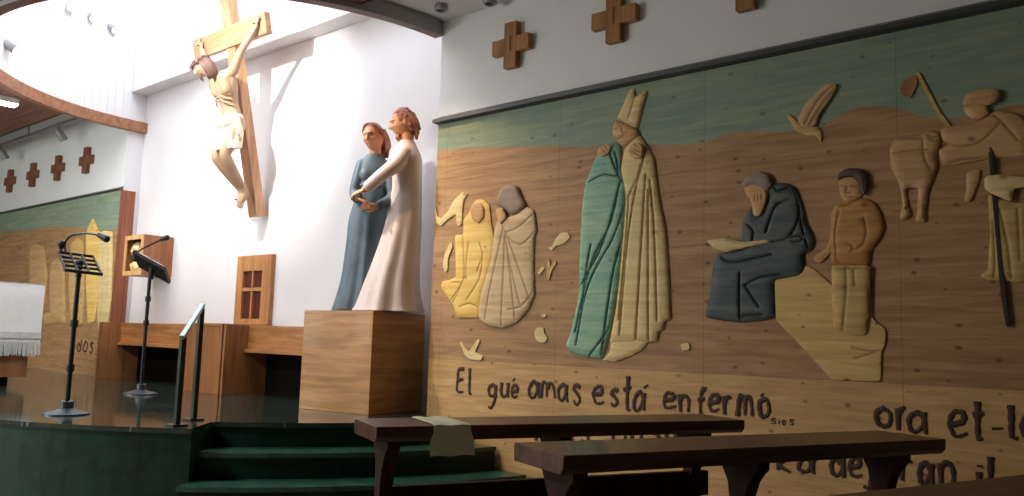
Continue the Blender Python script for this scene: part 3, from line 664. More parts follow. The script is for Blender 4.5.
# ================================================================== materials
M = dict(
 wall=plain('white_plaster', (228, 231, 231), .75, var=.02, scale=3, bump=.08),
 drum=plain('white_board', (222, 222, 224), .6, var=.02, scale=2),
 recess=plain('chalk_white_paint', (222, 220, 222), .7, var=.02, scale=2, bump=.05),
 ceil=plain('white_ceiling_paint', (216, 218, 216), .8, var=.03, scale=2),
 planks=wood('ceiling_planks', (92, 60, 48), (134, 92, 74), 'X', .55, planks=[('Y', 0, .11, .004, .8)]),
 rim=wood('rim_wood', (132, 86, 62), (166, 116, 88), 'X', .45),
 rimout=plain('grey_rim_paint', (160, 160, 158), .6, var=.05),
 darkedge=wood('dark_edge_wood', (84, 58, 48), (112, 80, 68), 'X', .5),
 floor=stone('nave_stone', (150, 140, 124), (184, 172, 152), .4, 5, .4),
 dais=stone('polished_dais_stone', (30, 40, 36), (58, 68, 60), .09, 5, .62, (96, 110, 102), .7),
 green=stone('green_marble', (10, 34, 28), (22, 60, 48), .42, 7, None, spec=.25),
 greenedge=stone('green_marble_edge', (30, 64, 54), (58, 98, 82), .25, 9, None),
 rail=plain('grey_metal_rail', (72, 74, 74), .45, .2, .05),
 sky=wood('blue_green_stain', (118, 140, 124), (146, 158, 130), 'X', .62, (84, 84, 68), scale=1.25, seams=[('X', -.776, 1.098, .0016, .5), ('Z', 1.047, 1.22, .0016, .5)]),
 earth=wood('red_brown_stain', (148, 111, 74), (180, 141, 97), 'X', .6, (74, 44, 30), scale=1.25, seams=[('X', -.776, 1.098, .0016, .5), ('Z', 1.047, 1.22, .0016, .5)]),
 pine=wood('bare_pine', (176, 138, 88), (206, 166, 110), 'X', .6, (92, 56, 34), scale=1.25, seams=[('X', -.776, 1.098, .0016, .6)]),
 writing=plain('burnt_brown_paint', (62, 34, 20), .7, var=.2),
 cream=wood('cream_stained_pine', (204, 178, 122), (228, 206, 150), 'X', .6, (140, 104, 58), ink=(112, 84, 42)),
 yellow=wood('yellow_stained_pine', (214, 172, 86), (236, 204, 122), 'X', .6, (150, 104, 52), ink=(130, 92, 40)),
 grey=wood('pale_grey_stained_pine', (186, 156, 118), (214, 188, 148), 'X', .6, (140, 104, 76), ink=(110, 84, 60)),
 hairgrey=wood('grey_stain', (136, 116, 104), (160, 140, 124), 'X', .6, ink=(80, 66, 58)),
 teal=wood('teal_stained_pine', (112, 164, 144), (158, 190, 156), 'X', .6, (76, 120, 104), ink=(14, 96, 98)),
 navy=wood('charcoal_blue_stain', (62, 72, 76), (92, 100, 98), 'X', .6, (46, 52, 52), ink=(18, 22, 24)),
 flesh=wood('flesh_stained_pine', (190, 144, 92), (214, 172, 116), 'X', .6, ink=(84, 54, 34)),
 orange=wood('orange_stained_pine', (172, 120, 62), (198, 146, 84), 'X', .6, (120, 74, 36), ink=(90, 56, 28)),
 khaki=wood('khaki_stained_pine', (184, 150, 88), (208, 178, 112), 'X', .6, (130, 96, 54), ink=(96, 70, 38)),
 stonepine=wood('pale_knotty_pine', (196, 160, 96), (220, 186, 118), 'X', .6, (84, 48, 26), ink=(110, 78, 44), scale=1.3),
 tan=wood('tan_stained_pine', (184, 144, 98), (206, 168, 118), 'X', .6, (112, 78, 50), ink=(70, 44, 28)),
 darkhair=wood('dark_hair_stain', (74, 62, 50), (96, 82, 64), 'X', .6, ink=(40, 32, 26)),
 staff=wood('black_brown_stain', (44, 34, 26), (62, 48, 36), 'Z', .6),
 flagred=wood('red_orange_stain', (148, 98, 62), (170, 120, 80), 'X', .6),
 boardend=wood('red_brown_board', (128, 72, 48), (160, 98, 68), 'Z', .5),
 veneer=wood('honey_veneer', (156, 108, 58), (196, 146, 88), 'H', .42, coat=.1, scale=.8),
 bench=wood('bench_wood', (148, 96, 52), (186, 128, 76), 'X', .4, coat=.15),
 benchv=wood('bench_wood_upright', (128, 82, 48), (164, 112, 70), 'Z', .4, coat=.15),
 door=wood('door_wood', (164, 112, 66), (196, 142, 92), 'Z', .45),
 pane=plain('dark_red_glass', (84, 40, 34), .3, var=.3, scale=20),
 boxwood=wood('shrine_wood', (146, 92, 60), (176, 118, 82), 'Z', .45),
 boxedge=wood('pale_shrine_edge', (206, 156, 98), (228, 184, 124), 'Z', .5),
 icon=plain('gilded_paint', (230, 196, 140), .35, .2, .5, 26),
 crosswood=wood('cross_wood', (164, 116, 82), (194, 148, 112), 'Z', .45),
 station=wood('station_cross_wood', (134, 90, 50), (176, 124, 76), 'Z', .5),
 stationr=wood('reddish_station_cross_wood', (104, 66, 46), (142, 92, 66), 'Z', .5),
 corpus=plain('painted_flesh', (172, 142, 114), .5, var=.12, scale=7),
 cloth=plain('painted_loincloth', (238, 218, 190), .6, var=.08, scale=12),
 corpushair=plain('dark_brown_painted_hair', (92, 62, 52), .6, var=.3, scale=20),
 thorns=plain('thorn_brown', (104, 70, 72), .6, var=.3, scale=20),
 iron=plain('dark_iron', (50, 46, 46), .4, .7, .1),
 bluegown=plain('blue_grey_painted_gown', (76, 94, 106), .55, var=.3, scale=6, bump=.1),
 whitegown=plain('rosy_white_painted_gown', (206, 190, 186), .55, var=.10, scale=5, bump=.1),
 skin=plain('terracotta_skin_paint', (204, 140, 104), .5, var=.12, scale=8),
 hair1=plain('red_brown_hair_paint', (168, 106, 82), .55, var=.2, scale=26, bump=.5),
 hair2=plain('copper_brown_hair_paint', (164, 98, 72), .55, var=.2, scale=26, bump=.5),
 eyepaint=plain('painted_eye', (88, 56, 46), .4, var=.05),
 black=plain('black_metal', (26, 27, 29), .4, .3, .1),
 steel=plain('brushed_steel', (84, 92, 100), .35, .85, .06),
 greensteel=plain('dark_green_painted_metal', (16, 34, 28), .35, .2, .15),
 railtop=plain('worn_grey_handrail', (120, 136, 130), .3, .5, .1),
 bookred=plain('dark_red_book_cover', (96, 34, 34), .5, var=.1),
 paper=plain('white_paper', (226, 224, 216), .7, var=.03),
 linen=plain('white_linen', (226, 226, 224), .85, var=.03, scale=30, bump=.15),
 lace=plain('grey_white_lace', (196, 198, 194), .9, var=.10, scale=40, bump=.3),
 altar=wood('altar_wood', (120, 78, 46), (154, 106, 66), 'Z', .5),
 plinth=plain('plinth_and_void_shade', (20, 14, 11), .95, spec=.05),  # altar plinth; also the painted shade at the back of the consoles
 pew=wood('dark_pew_wood', (62, 34, 24), (98, 58, 38), 'Y', .36, coat=.12, bump=.05),
 pewdark=wood('pew_frame_wood', (38, 22, 18), (58, 34, 26), 'Z', .6, spec=.15, bump=.05),
 greenpaper=plain('pale_green_paper', (226, 228, 188), .75, var=.05),
 lampbody=plain('grey_lamp_housing', (150, 150, 152), .4, .3, .05),
 lampwhite=plain('white_lamp_housing', (214, 214, 214), .4, 0, .03),
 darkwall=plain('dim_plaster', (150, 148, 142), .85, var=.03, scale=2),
 daylight=glow('skylight_daylight', (244, 248, 255), 5.5),
 fillpane=glow('window_daylight', (250, 250, 246), 7.5),  # glow of the added fill windows
 tubelight=glow('fluorescent_tube', (240, 246, 255), 14.0),
 bulb=glow('lamp_bulb', (255, 226, 190), 10.0),
)

# ================================================================== the setting
XL, XR, YB = -15.5, 2.2, -7.6           # left wall, right wall, back wall
RX0, RX1, RD = -10.06, -4.60, .20       # the recess behind the sanctuary
DZ = .64                                # dais height
SOF, TOP = 4.15, 6.0
EC, EA, EB = -7.33, 2.72, 2.42          # skylight opening: centre x, half axes
RIMZ, PLZ = 3.67, 3.70                  # rim bottom, plank ceiling
TRY = -.75                              # the raised strip of ceiling along the wall

bm = B()
box(bm, XL, RX0, 0, .3, 0, TOP); box(bm, RX1, XR, 0, .3, 0, TOP)
box(bm, RX0, RX1, RD, .3, 0, SOF, 1); box(bm, RX0, RX1, 0, .3, SOF, TOP, 1)
faces_of(bm, [(RX0+.002, 0, DZ), (RX0+.002, RD, DZ), (RX0+.002, RD, SOF), (RX0+.002, 0, SOF)], [(0, 1, 2, 3)], 1)
structure('wall_front', bm, [M['wall'], M['recess']])
bm = B(); box(bm, XL-.2, XL, YB, .3, 0, TOP); structure('wall_left', bm, M['darkwall'])
bm = B(); box(bm, XR, XR+.2, YB, .3, 0, TOP); structure('wall_right', bm, M['darkwall'])
bm = B(); box(bm, XL, XR, YB-.2, YB, 0, TOP); structure('wall_back', bm, M['darkwall'])
bm = B(); box(bm, XL, XR, YB, .3, -.2, 0); structure('floor', bm, M['floor'])

def arc(a, b, n, cx=EC, ra=EA, rb=EB):
    return [(cx+ra*math.cos(a+(b-a)*i/n), rb*math.sin(a+(b-a)*i/n)) for i in range(n+1)]
# ceiling of planks with the half-round opening, raised plaster strips along the wall
bm = B()
tl = EC-EA*math.sqrt(1-(TRY/EB)**2); trr = EC+EA*math.sqrt(1-(TRY/EB)**2)
a0 = math.atan2(TRY/EB, (tl-EC)/EA); a1 = math.atan2(TRY/EB, (trr-EC)/EA)
ring = arc(a0, a1, 48)                   # from the far side round the near side
pts = [(XL, TRY)]+ring+[(XR, TRY), (XR, YB), (XL, YB)]
prism(bm, pts, 'Z', PLZ, PLZ+.06, 0)
oL, oR = arc(a0, -PI, 10, EC, EA+.03, EB+.03), arc(a1, 0, 10, EC, EA+.03, EB+.03)
prism(bm, [(XL, TRY)]+oL+[(XL, 0)], 'Z', 4.03, 4.08, 1); prism(bm, [(XR, TRY)]+oR+[(XR, 0)], 'Z', 3.78, 3.84, 1)
box(bm, XL, tl, TRY-.02, TRY, PLZ, 4.08, 1); box(bm, trr, XR, TRY-.02, TRY, PLZ, 3.84, 2)
structure('ceiling', bm, [M['planks'], M['ceil'], M['rimout']])
# rim round the opening
bm = B()
inn, out = arc(PI, 2*PI, 72, EC, EA-.07, EB-.05), arc(PI, 2*PI, 72, EC, EA+.02, EB+.04)
for i in range(72):
    (ax, ay), (bx, by), (cx, cy), (dx, dy) = inn[i], inn[i+1], out[i+1], out[i]
    v = [(x, y, z) for z in (RIMZ-.012, RIMZ+.115) for x, y in ((ax, ay), (bx, by), (cx, cy), (dx, dy))]
    _, fs = faces_of(bm, v, [(4, 5, 1, 0)], 0)
    faces_of(bm, v, [(0, 1, 2, 3)], 2 if i > 20 else 0); faces_of(bm, v, [(7, 6, 5, 4)], 0); faces_of(bm, v, [(3, 2, 6, 7)], 1)
box(bm, RX0+.003, EC-EA+.07, 0, RD, RIMZ-.012, RIMZ+.115, 0)
bmesh.ops.remove_doubles(bm, verts=bm.verts, dist=1e-5)
structure('trim_1', bm, [M['rim'], M['rimout'], M['darkedge']])
# drum of upright white boards above the rim
bm = B()
N = 78
ins = arc(PI, 2*PI, N, EC, EA, EB); outs = arc(PI, 2*PI, N, EC, EA+.06, EB+.06)
for i in range(N):
    p, q = Vector((*ins[i], 0)), Vector((*ins[i+1], 0)); d = (q-p).normalized()*.005
    nrm = Vector((d.y, -d.x, 0)).normalized()*.008
    a, b_ = p+d, q-d
    zz = (RIMZ+.10, TOP)
    vs = [(p.x+nrm.x, p.y+nrm.y), (a.x, a.y), (b_.x, b_.y), (q.x+nrm.x, q.y+nrm.y)]
    v = [(x, y, z) for z in zz for x, y in vs]
    faces_of(bm, v, [(0, 1, 5, 4), (1, 2, 6, 5), (2, 3, 7, 6)])
    (ox, oy), (o2x, o2y) = outs[i], outs[i+1]
    faces_of(bm, [(ox, oy, zz[0]), (o2x, o2y, zz[0]), (o2x, o2y, zz[1]), (ox, oy, zz[1])], [(0, 1, 2, 3)])
structure('wall_drum', bm, M['drum'])
# roof over the drum with its skylight, roof over the nave
bm = B(); prism(bm, [(x, y) for x, y in arc(PI, 2*PI, 60, EC, EA+.06, EB+.06)]+[(EC+EA+.06, .3), (EC-EA-.06, .3)], 'Z', TOP, TOP+.1)
structure('ceiling_drum', bm, M['drum'])
bm = B(); prism(bm, arc(PI*1.02, PI*1.98, 60, EC, EA-.25, EB-.25), 'Z', TOP-.03, TOP-.005)
structure('window_1', bm, M['daylight'])

# dais and steps, concentric
CX, CY = -7.02, .56
def cpt(r, a): return (CX+r*math.cos(a), CY+r*math.sin(a))
def a_at_y(r, y): return math.asin((y-CY)/r)
YE = -.05
R0, RS = 3.38, [2.97, 3.24, 3.51, 3.78]
AC = math.radians(-46.3)          # cheek of the stairs
# dais with a notch for the stairs
def dais_out(r_left, r_stair):
    p = [(XL, YE), (XL, -3.2), (-8.6, -3.2)]
    a_s = math.atan2(-3.2-CY, -8.0-CX)
    a_s = -PI/2-.35
    for i in range(25): p.append(cpt(r_left, a_s+(AC-a_s)*i/24))
    for i in range(19): p.append(cpt(r_stair, AC+(a_at_y(r_stair, YE)-AC)*i/18))
    p.append((RX1, YE)); p.append((RX1, RD-.002)); p.append((RX0+.004, RD-.002)); p.append((RX0+.004, YE))
    return p
bm = B()
prism(bm, dais_out(R0, RS[0]), 'Z', DZ-.03, DZ, 0)
prism(bm, dais_out(R0-.015, RS[0]-.02), 'Z', 0, DZ-.03, 1)
structure('floor_dais', bm, [M['dais'], M['green']])
bm = B()
for k, zt in ((1, .48), (2, .32), (3, .16)):
    r = RS[k]; a2 = a_at_y(r, YE)
    A_ = AC-.006*(k-1)
    for rr, z0, z1, mi in ((r, zt-.028, zt, 1), (r-.018, 0 if k else 0, zt-.028, 0)):
        a2 = a_at_y(rr, YE)
        o = [cpt(rr, A_+(a2-A_)*i/24) for i in range(25)]
        ri = RS[k-1]-.03; a3 = a_at_y(ri, YE)
        n = [cpt(ri, A_+(a3-A_)*i/24) for i in range(25)]
        prism(bm, o+n[::-1], 'Z', z0, z1, mi)
structure('floor_steps', bm, [M['green'], M['greenedge']])

# ================================================================== the carved mural
MX0, MX1, MZ0, MZ1 = RX1+.03, 1.6, .02, 2.91
mural = empty('carved_mural', ((MX0+MX1)/2, -.015, MZ0), 0, 'long carved and stained pine mural of robed figures, under a grey rail', 'mural')
def board(hill, x0, x1, z0, zs, z1, y0, y1):
    """one board front split into sky, earth and bare pine fields"""
    bm = B()
    hp = [p for p in smooth_path(hill, 4)]
    hp = [(p[0], p[1]) for p in hp]
    out = []
    for a, b in zip(hp, hp[1:]):
        for X in (x0, x1):
            if (a[0]-X)*(b[0]-X) < 0: out.append((X, a[1]+(b[1]-a[1])*(X-a[0])/(b[0]-a[0])))
        if x0 < b[0] < x1: out.append(b)
    out = sorted(set(out))
    if out[0][0] > x0: out.insert(0, (x0, out[0][1]))
    if out[-1][0] < x1: out.append((x1, out[-1][1]))
    for a, b in zip(out, out[1:]):
        faces_of(bm, [(a[0], y1, a[1]), (b[0], y1, b[1]), (b[0], y1, z1), (a[0], y1, z1)], [(0, 1, 2, 3)], 0)
        faces_of(bm, [(a[0], y1, zs), (b[0], y1, zs), (b[0], y1, b[1]), (a[0], y1, a[1])], [(0, 1, 2, 3)], 1)
    if zs > z0: faces_of(bm, [(x0, y1, z0), (x1, y1, z0), (x1, y1, zs), (x0, y1, zs)], [(0, 1, 2, 3)], 2)
    for a, b in (((x0, z0), (x0, z1)), ((x1, z0), (x1, z1)), ((x0, z1), (x1, z1)), ((x0, z0), (x1, z0))):
        faces_of(bm, [(a[0], y1, a[1]), (b[0], y1, b[1]), (b[0], y0, b[1]), (a[0], y0, a[1])], [(0, 1, 2, 3)], 2)
    faces_of(bm, [(x0, y0, z0), (x0, y0, z1), (x1, y0, z1), (x1, y0, z0)], [(0, 1, 2, 3)], 2)
    bmesh.ops.remove_doubles(bm, verts=bm.verts, dist=1e-5)
    bmesh.ops.recalc_face_normals(bm, faces=bm.faces)
    return bm
BF = -.03
obj('board', board(TRACE['hill'], MX0, MX1, MZ0, 1.067, MZ1, -.001, BF), [M['sky'], M['earth'], M['pine']], mural)
bm = B(); prism(bm, [(-.001, MZ1), (-.09, MZ1+.005), (-.09, MZ1+.03), (-.001, MZ1+.075)], 'X', MX0-.01, MX1); obj('top_rail', bm, M['rail'], mural, 30)['label'] = 'grey metal rail along the top'

def folds(n):
    out = []; i = 0
    while f'{n}_f{i}' in TRACE: out.append(TRACE[f'{n}_f{i}']); i += 1
    return out
def carve(trace, name, mat, parent, label=None, y0=BF, **kw):
    o = obj(name, relief(TRACE[trace], folds(trace), y0, **kw), M[mat], parent)
    if label: o['label'] = label
    return o
# huddled pair at the left end
f = carve('grey_robe', 'huddled_figure', 'grey', mural, 'huddled figure in a pale grey robe, hands over the face', h=.045, edge=.12)
carve('grey_hair', 'hair', 'hairgrey', f, y0=BF-.008, h=.045, edge=.06); carve('grey_hands', 'hands', 'flesh', f, y0=BF-.02, h=.03, edge=.03)
f = carve('yellow_robe', 'hooded_figure', 'yellow', mural, 'hooded figure in a yellow robe', h=.035, edge=.1)
carve('yellow_face', 'face', 'flesh', f, y0=BF-.02, h=.03, edge=.04)
carve('raised_arm', 'raised_arm', 'cream', mural, 'pale raised arm and hand', h=.025, edge=.03)
carve('crescent', 'crescent_leaf', 'cream', mural, h=.018, edge=.02)
f = carve('tulip', 'flower', 'cream', mural, 'pale tulip on a stem', h=.022, edge=.03); carve('tulip_stem', 'stem', 'cream', f, h=.014, edge=.02)
f = carve('stalk', 'plant', 'khaki', mural, h=.014, edge=.02); carve('leafs', 'leaf', 'cream', f, h=.016, edge=.02)
carve('petal', 'petal', 'cream', mural, 'small pale petal', h=.014, edge=.02); carve('shell', 'bud', 'cream', mural, 'pale bud', h=.02, edge=.03)
carve('sparrow', 'small_bird', 'cream', mural, 'small pale bird near the lettering', h=.018, edge=.02); carve('chip', 'petal', 'cream', mural, h=.016, edge=.02)
# bishop embracing a man in teal
f = carve('cream_cloak', 'bishop', 'cream', mural, 'bishop in a long cream cloak', h=.055, edge=.13, fd=.012)
carve('bishop_head', 'head', 'flesh', f, y0=BF-.008, h=.05, edge=.07)
carve('mitre', 'mitre', 'cream', f, 'tall two-pointed cream mitre', h=.045, edge=.07)
carve('cream_foot', 'hem', 'cream', f, h=.035, edge=.06)
carve('bishop_hand', 'clasping_hand', 'flesh', f, y0=BF-.045, h=.024, edge=.03)
f = carve('teal_cloak', 'embraced_man', 'teal', mural, 'man in a teal cloak embraced by the bishop', h=.05, edge=.12, fd=.012, ink=1.0)
carve('teal_hand', 'hand', 'flesh', f, y0=BF-.035, h=.024, edge=.03)
# reading monk
f = carve('monk_habit', 'reading_monk', 'navy', mural, 'seated monk in a charcoal habit, reading', h=.055, edge=.12, fd=.013)
carve('monk_head', 'head', 'flesh', f, h=.045, edge=.07); carve('monk_hair', 'hair', 'hairgrey', f, y0=BF-.02, h=.035, edge=.05)
carve('monk_hand', 'hand', 'flesh', f, y0=BF-.03, h=.028, edge=.03); carve('book', 'open_book', 'cream', f, 'open pale book', y0=BF-.022, h=.035, edge=.03)
carve('stone', 'stone_block', 'stonepine', mural, 'pale knotty stone block', h=.022, edge=.03)
# boy
f = carve('boy_sweater', 'standing_boy', 'orange', mural, 'standing boy in an orange sweater', h=.05, edge=.12)
carve('boy_trousers', 'trousers', 'khaki', f, y0=BF-.012, h=.04, edge=.08); carve('boy_face', 'face', 'flesh', f, h=.045, edge=.08)
carve('boy_hair', 'hair', 'darkhair', f, y0=BF-.018, h=.036, edge=.04); carve('boy_arm', 'arm', 'flesh', f, h=.03, edge=.04)
# dove
f = carve('dove_body', 'dove', 'khaki', mural, 'flying dove with one raised wing', h=.03, edge=.04); carve('dove_wing', 'wing', 'tan', f, y0=BF-.008, h=.03, edge=.05)
# herdsman and calf
f = carve('calf', 'calf', 'tan', mural, 'calf held by the herdsman', h=.045, edge=.09)
f = carve('herdsman_body', 'herdsman', 'tan', mural, 'herdsman bending over the calf', h=.04, edge=.09)
carve('herdsman_head', 'head', 'flesh', f, y0=BF-.01, h=.035, edge=.05); carve('herdsman_hair', 'hair', 'tan', f, y0=BF-.018, h=.036, edge=.05)
carve('herdsman_leg', 'leg', 'tan', f, h=.03, edge=.04)
f = carve('pole', 'flag_pole', 'khaki', mural, 'slanting pole with a red flag', h=.02, edge=.015); carve('flag', 'flag', 'flagred', f, h=.014, edge=.02)
f = carve('walker_robe', 'walking_figure', 'khaki', mural, 'figure in a khaki robe with a staff', h=.035, edge=.09)
carve('walker_sleeve', 'sleeve', 'cream', f, y0=BF-.015, h=.035, edge=.05); carve('staff', 'staff', 'staff', f, 'dark staff', y0=BF-.010, h=.024, edge=.015)
words = ((0, 2), (2, 6), (6, 10), (10, 15), (15, 23), (23, 26), (26, 28), (28, 31), (31, 33), (33, 40), (40, 42), (42, 45), (45, 49))
for a, b in words: obj('inscription', writing(LETTERS[a:b], BF-.003), M['writing'], mural, 60)
obj('signature', writing(LETTERS[-4:], BF-.003, .008), M['writing'], mural, 60)

# mural beyond the recess
lm = empty('side_mural', (-12.4, -.015, DZ), 0, 'second carved mural beyond the recess, behind the altar and music stand', 'mural')
obj('board', board(TRACE['left_hill'], -15.4, RX0, DZ+.002, DZ+.002, MZ1, -.001, BF), [M['sky'], M['earth'], M['pine']], lm)
bm = B(); prism(bm, [(-.001, MZ1), (-.06, MZ1+.005), (-.06, MZ1+.02), (-.001, MZ1+.05)], 'X', -15.4, RX0); obj('top_rail', bm, M['rail'], lm, 30)
bm = B(); box(bm, RX0+.003, RX0+.02, -.03, .145, DZ+.002, MZ1); obj('end_board', bm, M['boardend'], lm)['label'] = 'red-brown board closing the end of the mural'
for t, n, m_, l in (('left_yellow', 'tall_figure', 'yellow', 'tall yellow figure'), ('left_pale', 'robed_figure', 'cream', 'pale yellow robed figure'), ('left_tan', 'standing_figure', 'tan', None), ('left_tan2', 'standing_figure', 'khaki', None), ('left_tan3', 'rock', 'khaki', None), ('left_dark', 'standing_figure', 'tan', None)):
    carve(t, n, m_, lm, l, h=.035, edge=.1, step=.03)
obj('inscription', writing(LEFT_LETTERS, BF-.003), M['writing'], lm, 60)

# ================================================================== station crosses on the upper wall
def station(x, z, mat, label):
    c = empty('wall_cross', (x, -.03, z-.18), 0, label, 'cross', 'small wooden crosses high on the white wall')
    a, w, d = .175, .058, .055
    bm = B()
    prism(bm, [(x-w, z-a), (x+w, z-a), (x+w, z-w), (x+a, z-w), (x+a, z+w), (x+w, z+w), (x+w, z+a), (x-w, z+a), (x-w, z+w), (x-a, z+w), (x-a, z-w), (x-w, z-w)], 'Y', -.002-d, -.002, 0, .005)
    obj('cross_body', bm, M[mat], c)
    bm = B(); ball(bm, (x, -.058, z+.05), (.014, .006, .018)); limb(bm, [(x, -.056, z+.03), (x+.004, -.057, z-.04)], [.007, .009])
    obj('carved_figure', bm, M[mat], c, 40)
    return c
for x, m_, l in ((-3.826, 'station', 'small wooden wall cross above the huddled figures, nearest the white recess'),
                 (-2.921, 'station', 'small wooden wall cross above the bishop, its top cut by the frame'),
                 (-1.99, 'station', 'small wooden wall cross above the reading monk, only its foot in view'),
                 (-11.135, 'stationr', 'reddish wall cross beyond the recess, first from the end board'),
                 (-12.05, 'stationr', 'reddish wall cross beyond the recess, second from the end board'),
                 (-12.94, 'stationr', 'reddish wall cross beyond the recess, third from the end board'),
                 (-13.83, 'stationr', 'reddish wall cross beyond the recess, farthest from the end board')):
    station(x, 3.405, m_, l)

# ================================================================== furniture of the sanctuary
# pedestal
ped = empty('pedestal', (-4.765, -.44, DZ), math.radians(8), 'honey-coloured plywood pedestal under the two painted statues', 'pedestal')
bm = B(); box(bm, -.725, 0, 0, .63, 0, .775, 0, .004); obj('body', bm, M['veneer'], ped, local=True)
# statues stand on it, modelled in a frame whose x runs along the picture of the pair
SZ = DZ+.780
def srot(p): return p
S0, SR, SK = (-5.005, -.20, SZ), math.radians(48), 1.058
def robe(secs, k=9, seg=72, amp=.06, ph=0.):
    """gown from elliptical sections (x, y, z, rx, ry, fold depth 0..1)"""
    rs = []
    S = smooth_path(secs, 6)
    for s in S:
        x, y, z, rx, ry, fd = s
        r = []
        for i in range(seg):
            a = 2*PI*i/seg
            w = 1+amp*fd*(math.cos(k*a+ph)+.5*math.cos((2*k-3)*a+1.3))
            r.append((x+rx*w*math.cos(a), y+ry*w*math.sin(a), z))
        rs.append(r)
    return rs
def Tm(x, y, z, yaw, pitch=0., roll=0.):
    return Matrix.Translation((x, y, z)) @ Matrix.Rotation(yaw, 4, 'Z') @ Matrix.Rotation(pitch, 4, 'X') @ Matrix.Rotation(roll, 4, 'Y')
# --- woman in blue
wo = empty('woman_statue', S0, SR, 'painted statue of a long-haired woman in a blue-grey gown, hands at her waist', 'statue')
bm = B()
HW = Tm(-.09, .06, 1.345, math.radians(-28), math.radians(8), math.radians(-5))
head(bm, HW, .225)
limb(bm, [(-.075, .075, 1.30), (-.075, .085, 1.20)], [.046, .046])
limb(bm, [(-.075, .09, 1.10), (-.08, .09, .9), (-.12, .08, .5), (-.13, .07, .12)], [.06, .07, .09, .07])
limb(bm, [(-.18, .06, 1.09), (-.20, .03, .90), (-.185, -.10, .83)], [.035, .03, .022])
hand(bm, basis((-.19, -.095, .83), (.5, -.75, -.1), (.1, -.1, 1)), .13, .3, 1)
limb(bm, [(.05, .06, 1.10), (.08, -.01, .86), (-.03, -.13, .775)], [.035, .03, .022])
hand(bm, basis((-.03, -.135, .775), (-1, -.12, -.02), (0, -.95, .25)), .135, .28, 1)
obj('body', fused(bm, .0032, 1), M['skin'], wo, local=True, scale=SK)
bm = B()
loft(bm, robe([(-.125, .07, .0, .205, .185, 1.0), (-.12, .07, .08, .188, .17, .9), (-.11, .075, .25, .165, .15, .7), (-.10, .08, .50, .155, .135, .5), (-.095, .085, .70, .150, .125, .3), (-.085, .085, .85, .128, .112, .12), (-.08, .09, .97, .130, .108, .06), (-.08, .09, 1.07, .135, .105, .03), (-.078, .09, 1.145, .118, .085, 0), (-.076, .088, 1.19, .078, .068, 0), (-.075, .086, 1.215, .056, .056, 0)], 8))
limb(bm, [(-.165, .075, 1.12), (-.20, .04, .98), (-.208, .02, .89), (-.19, -.085, .835)], [.052, .044, .042, .034])
limb(bm, [(.015, .075, 1.12), (.06, .02, .98), (.075, -.01, .87), (-.015, -.125, .785)], [.052, .047, .045, .036])
ball(bm, (-.125, .022, 1.035), (.055, .045, .06)); ball(bm, (-.035, .022, 1.035), (.055, .045, .06))
tube(bm, [(-.085+.125*math.cos(a*PI/12), .086+.110*math.sin(a*PI/12), .955) for a in range(24)], .009, 8, closed=True)
obj('gown', fused(bm, .006, 3), M['bluegown'], wo, local=True, scale=SK)['label'] = 'blue-grey gown'
def eyes(Mh, H, root):
    for s in (-1, 1):
        bm = B(); ball(bm, (s*.135*H, -.338*H, .03*H), (.052*H, .03*H, .021*H)); bm.transform(Mh); obj('eye', bm, M['eyepaint'], root, 60, local=True, scale=SK)
def hairdo(Mh, H, locks, fr=-.12, back=.5):
    bm = B()
    t = bmesh.new(); bmesh.ops.create_uvsphere(t, u_segments=40, v_segments=28, radius=1)
    for v in t.verts:
        d = v.co.copy(); v.co = (d.x*.362*H, (d.y*.43+.02)*H, (d.z*.50+.026)*H)
    kill = [v for v in t.verts if (v.co.y < fr*H and v.co.z < .33*H) or (v.co.y < .08*H and v.co.z < -.02*H) or v.co.z < -.42*H]
    bmesh.ops.delete(t, geom=kill, context='VERTS')
    inner = t.copy(); inner.transform(Matrix.Scale(.93, 4))
    bmesh.ops.reverse_faces(inner, faces=inner.faces)
    tv = [e for e in t.edges if len(e.link_faces) == 1]
    t2 = bmesh.new(); join(t2, t); join(t2, inner)
    es = [e for e in t2.edges if len(e.link_faces) == 1]
    bmesh.ops.bridge_loops(t2, edges=es)
    t2.transform(Mh); join(bm, t2)
    for pts, r in locks:
        q = bmesh.new(); limb(q, [tuple(v*H for v in p) for p in pts], [v*H for v in r], 10); q.transform(Mh); join(bm, q)
    return bm
lk = []
for s in (-1, 1):
    for i in range(5):
        y = -.02+.08*i
        y += .07; lk.append(([(s*.31, y-.10, .24), (s*.365, y, -.05), (s*.31, y+.15, -.30), (s*.22, y+.26, -.50+.03*i)], [.035, .048, .05, .035]))
for i in range(6):
    x = -.25+.1*i
    lk.append(([(x, .40, .1), (x*1.05, .44, -.22), (x, .42, -.5), (x*.9, .42, -.68)], [.045, .07, .07, .045]))
for s in (-1, 1):
    for i in range(4):
        lk.append(([(s*.02, -.24+.1*i, .475), (s*.18, -.26+.1*i, .40-.02*i), (s*.33, -.15+.1*i, .20)], [.025, .035, .025]))
obj('hair', fused(hairdo(HW, .225, lk, -.20), .0045, 1), M['hair1'], wo, local=True, scale=SK)['label'] = 'red-brown shoulder-length hair'
eyes(HW, .225, wo)
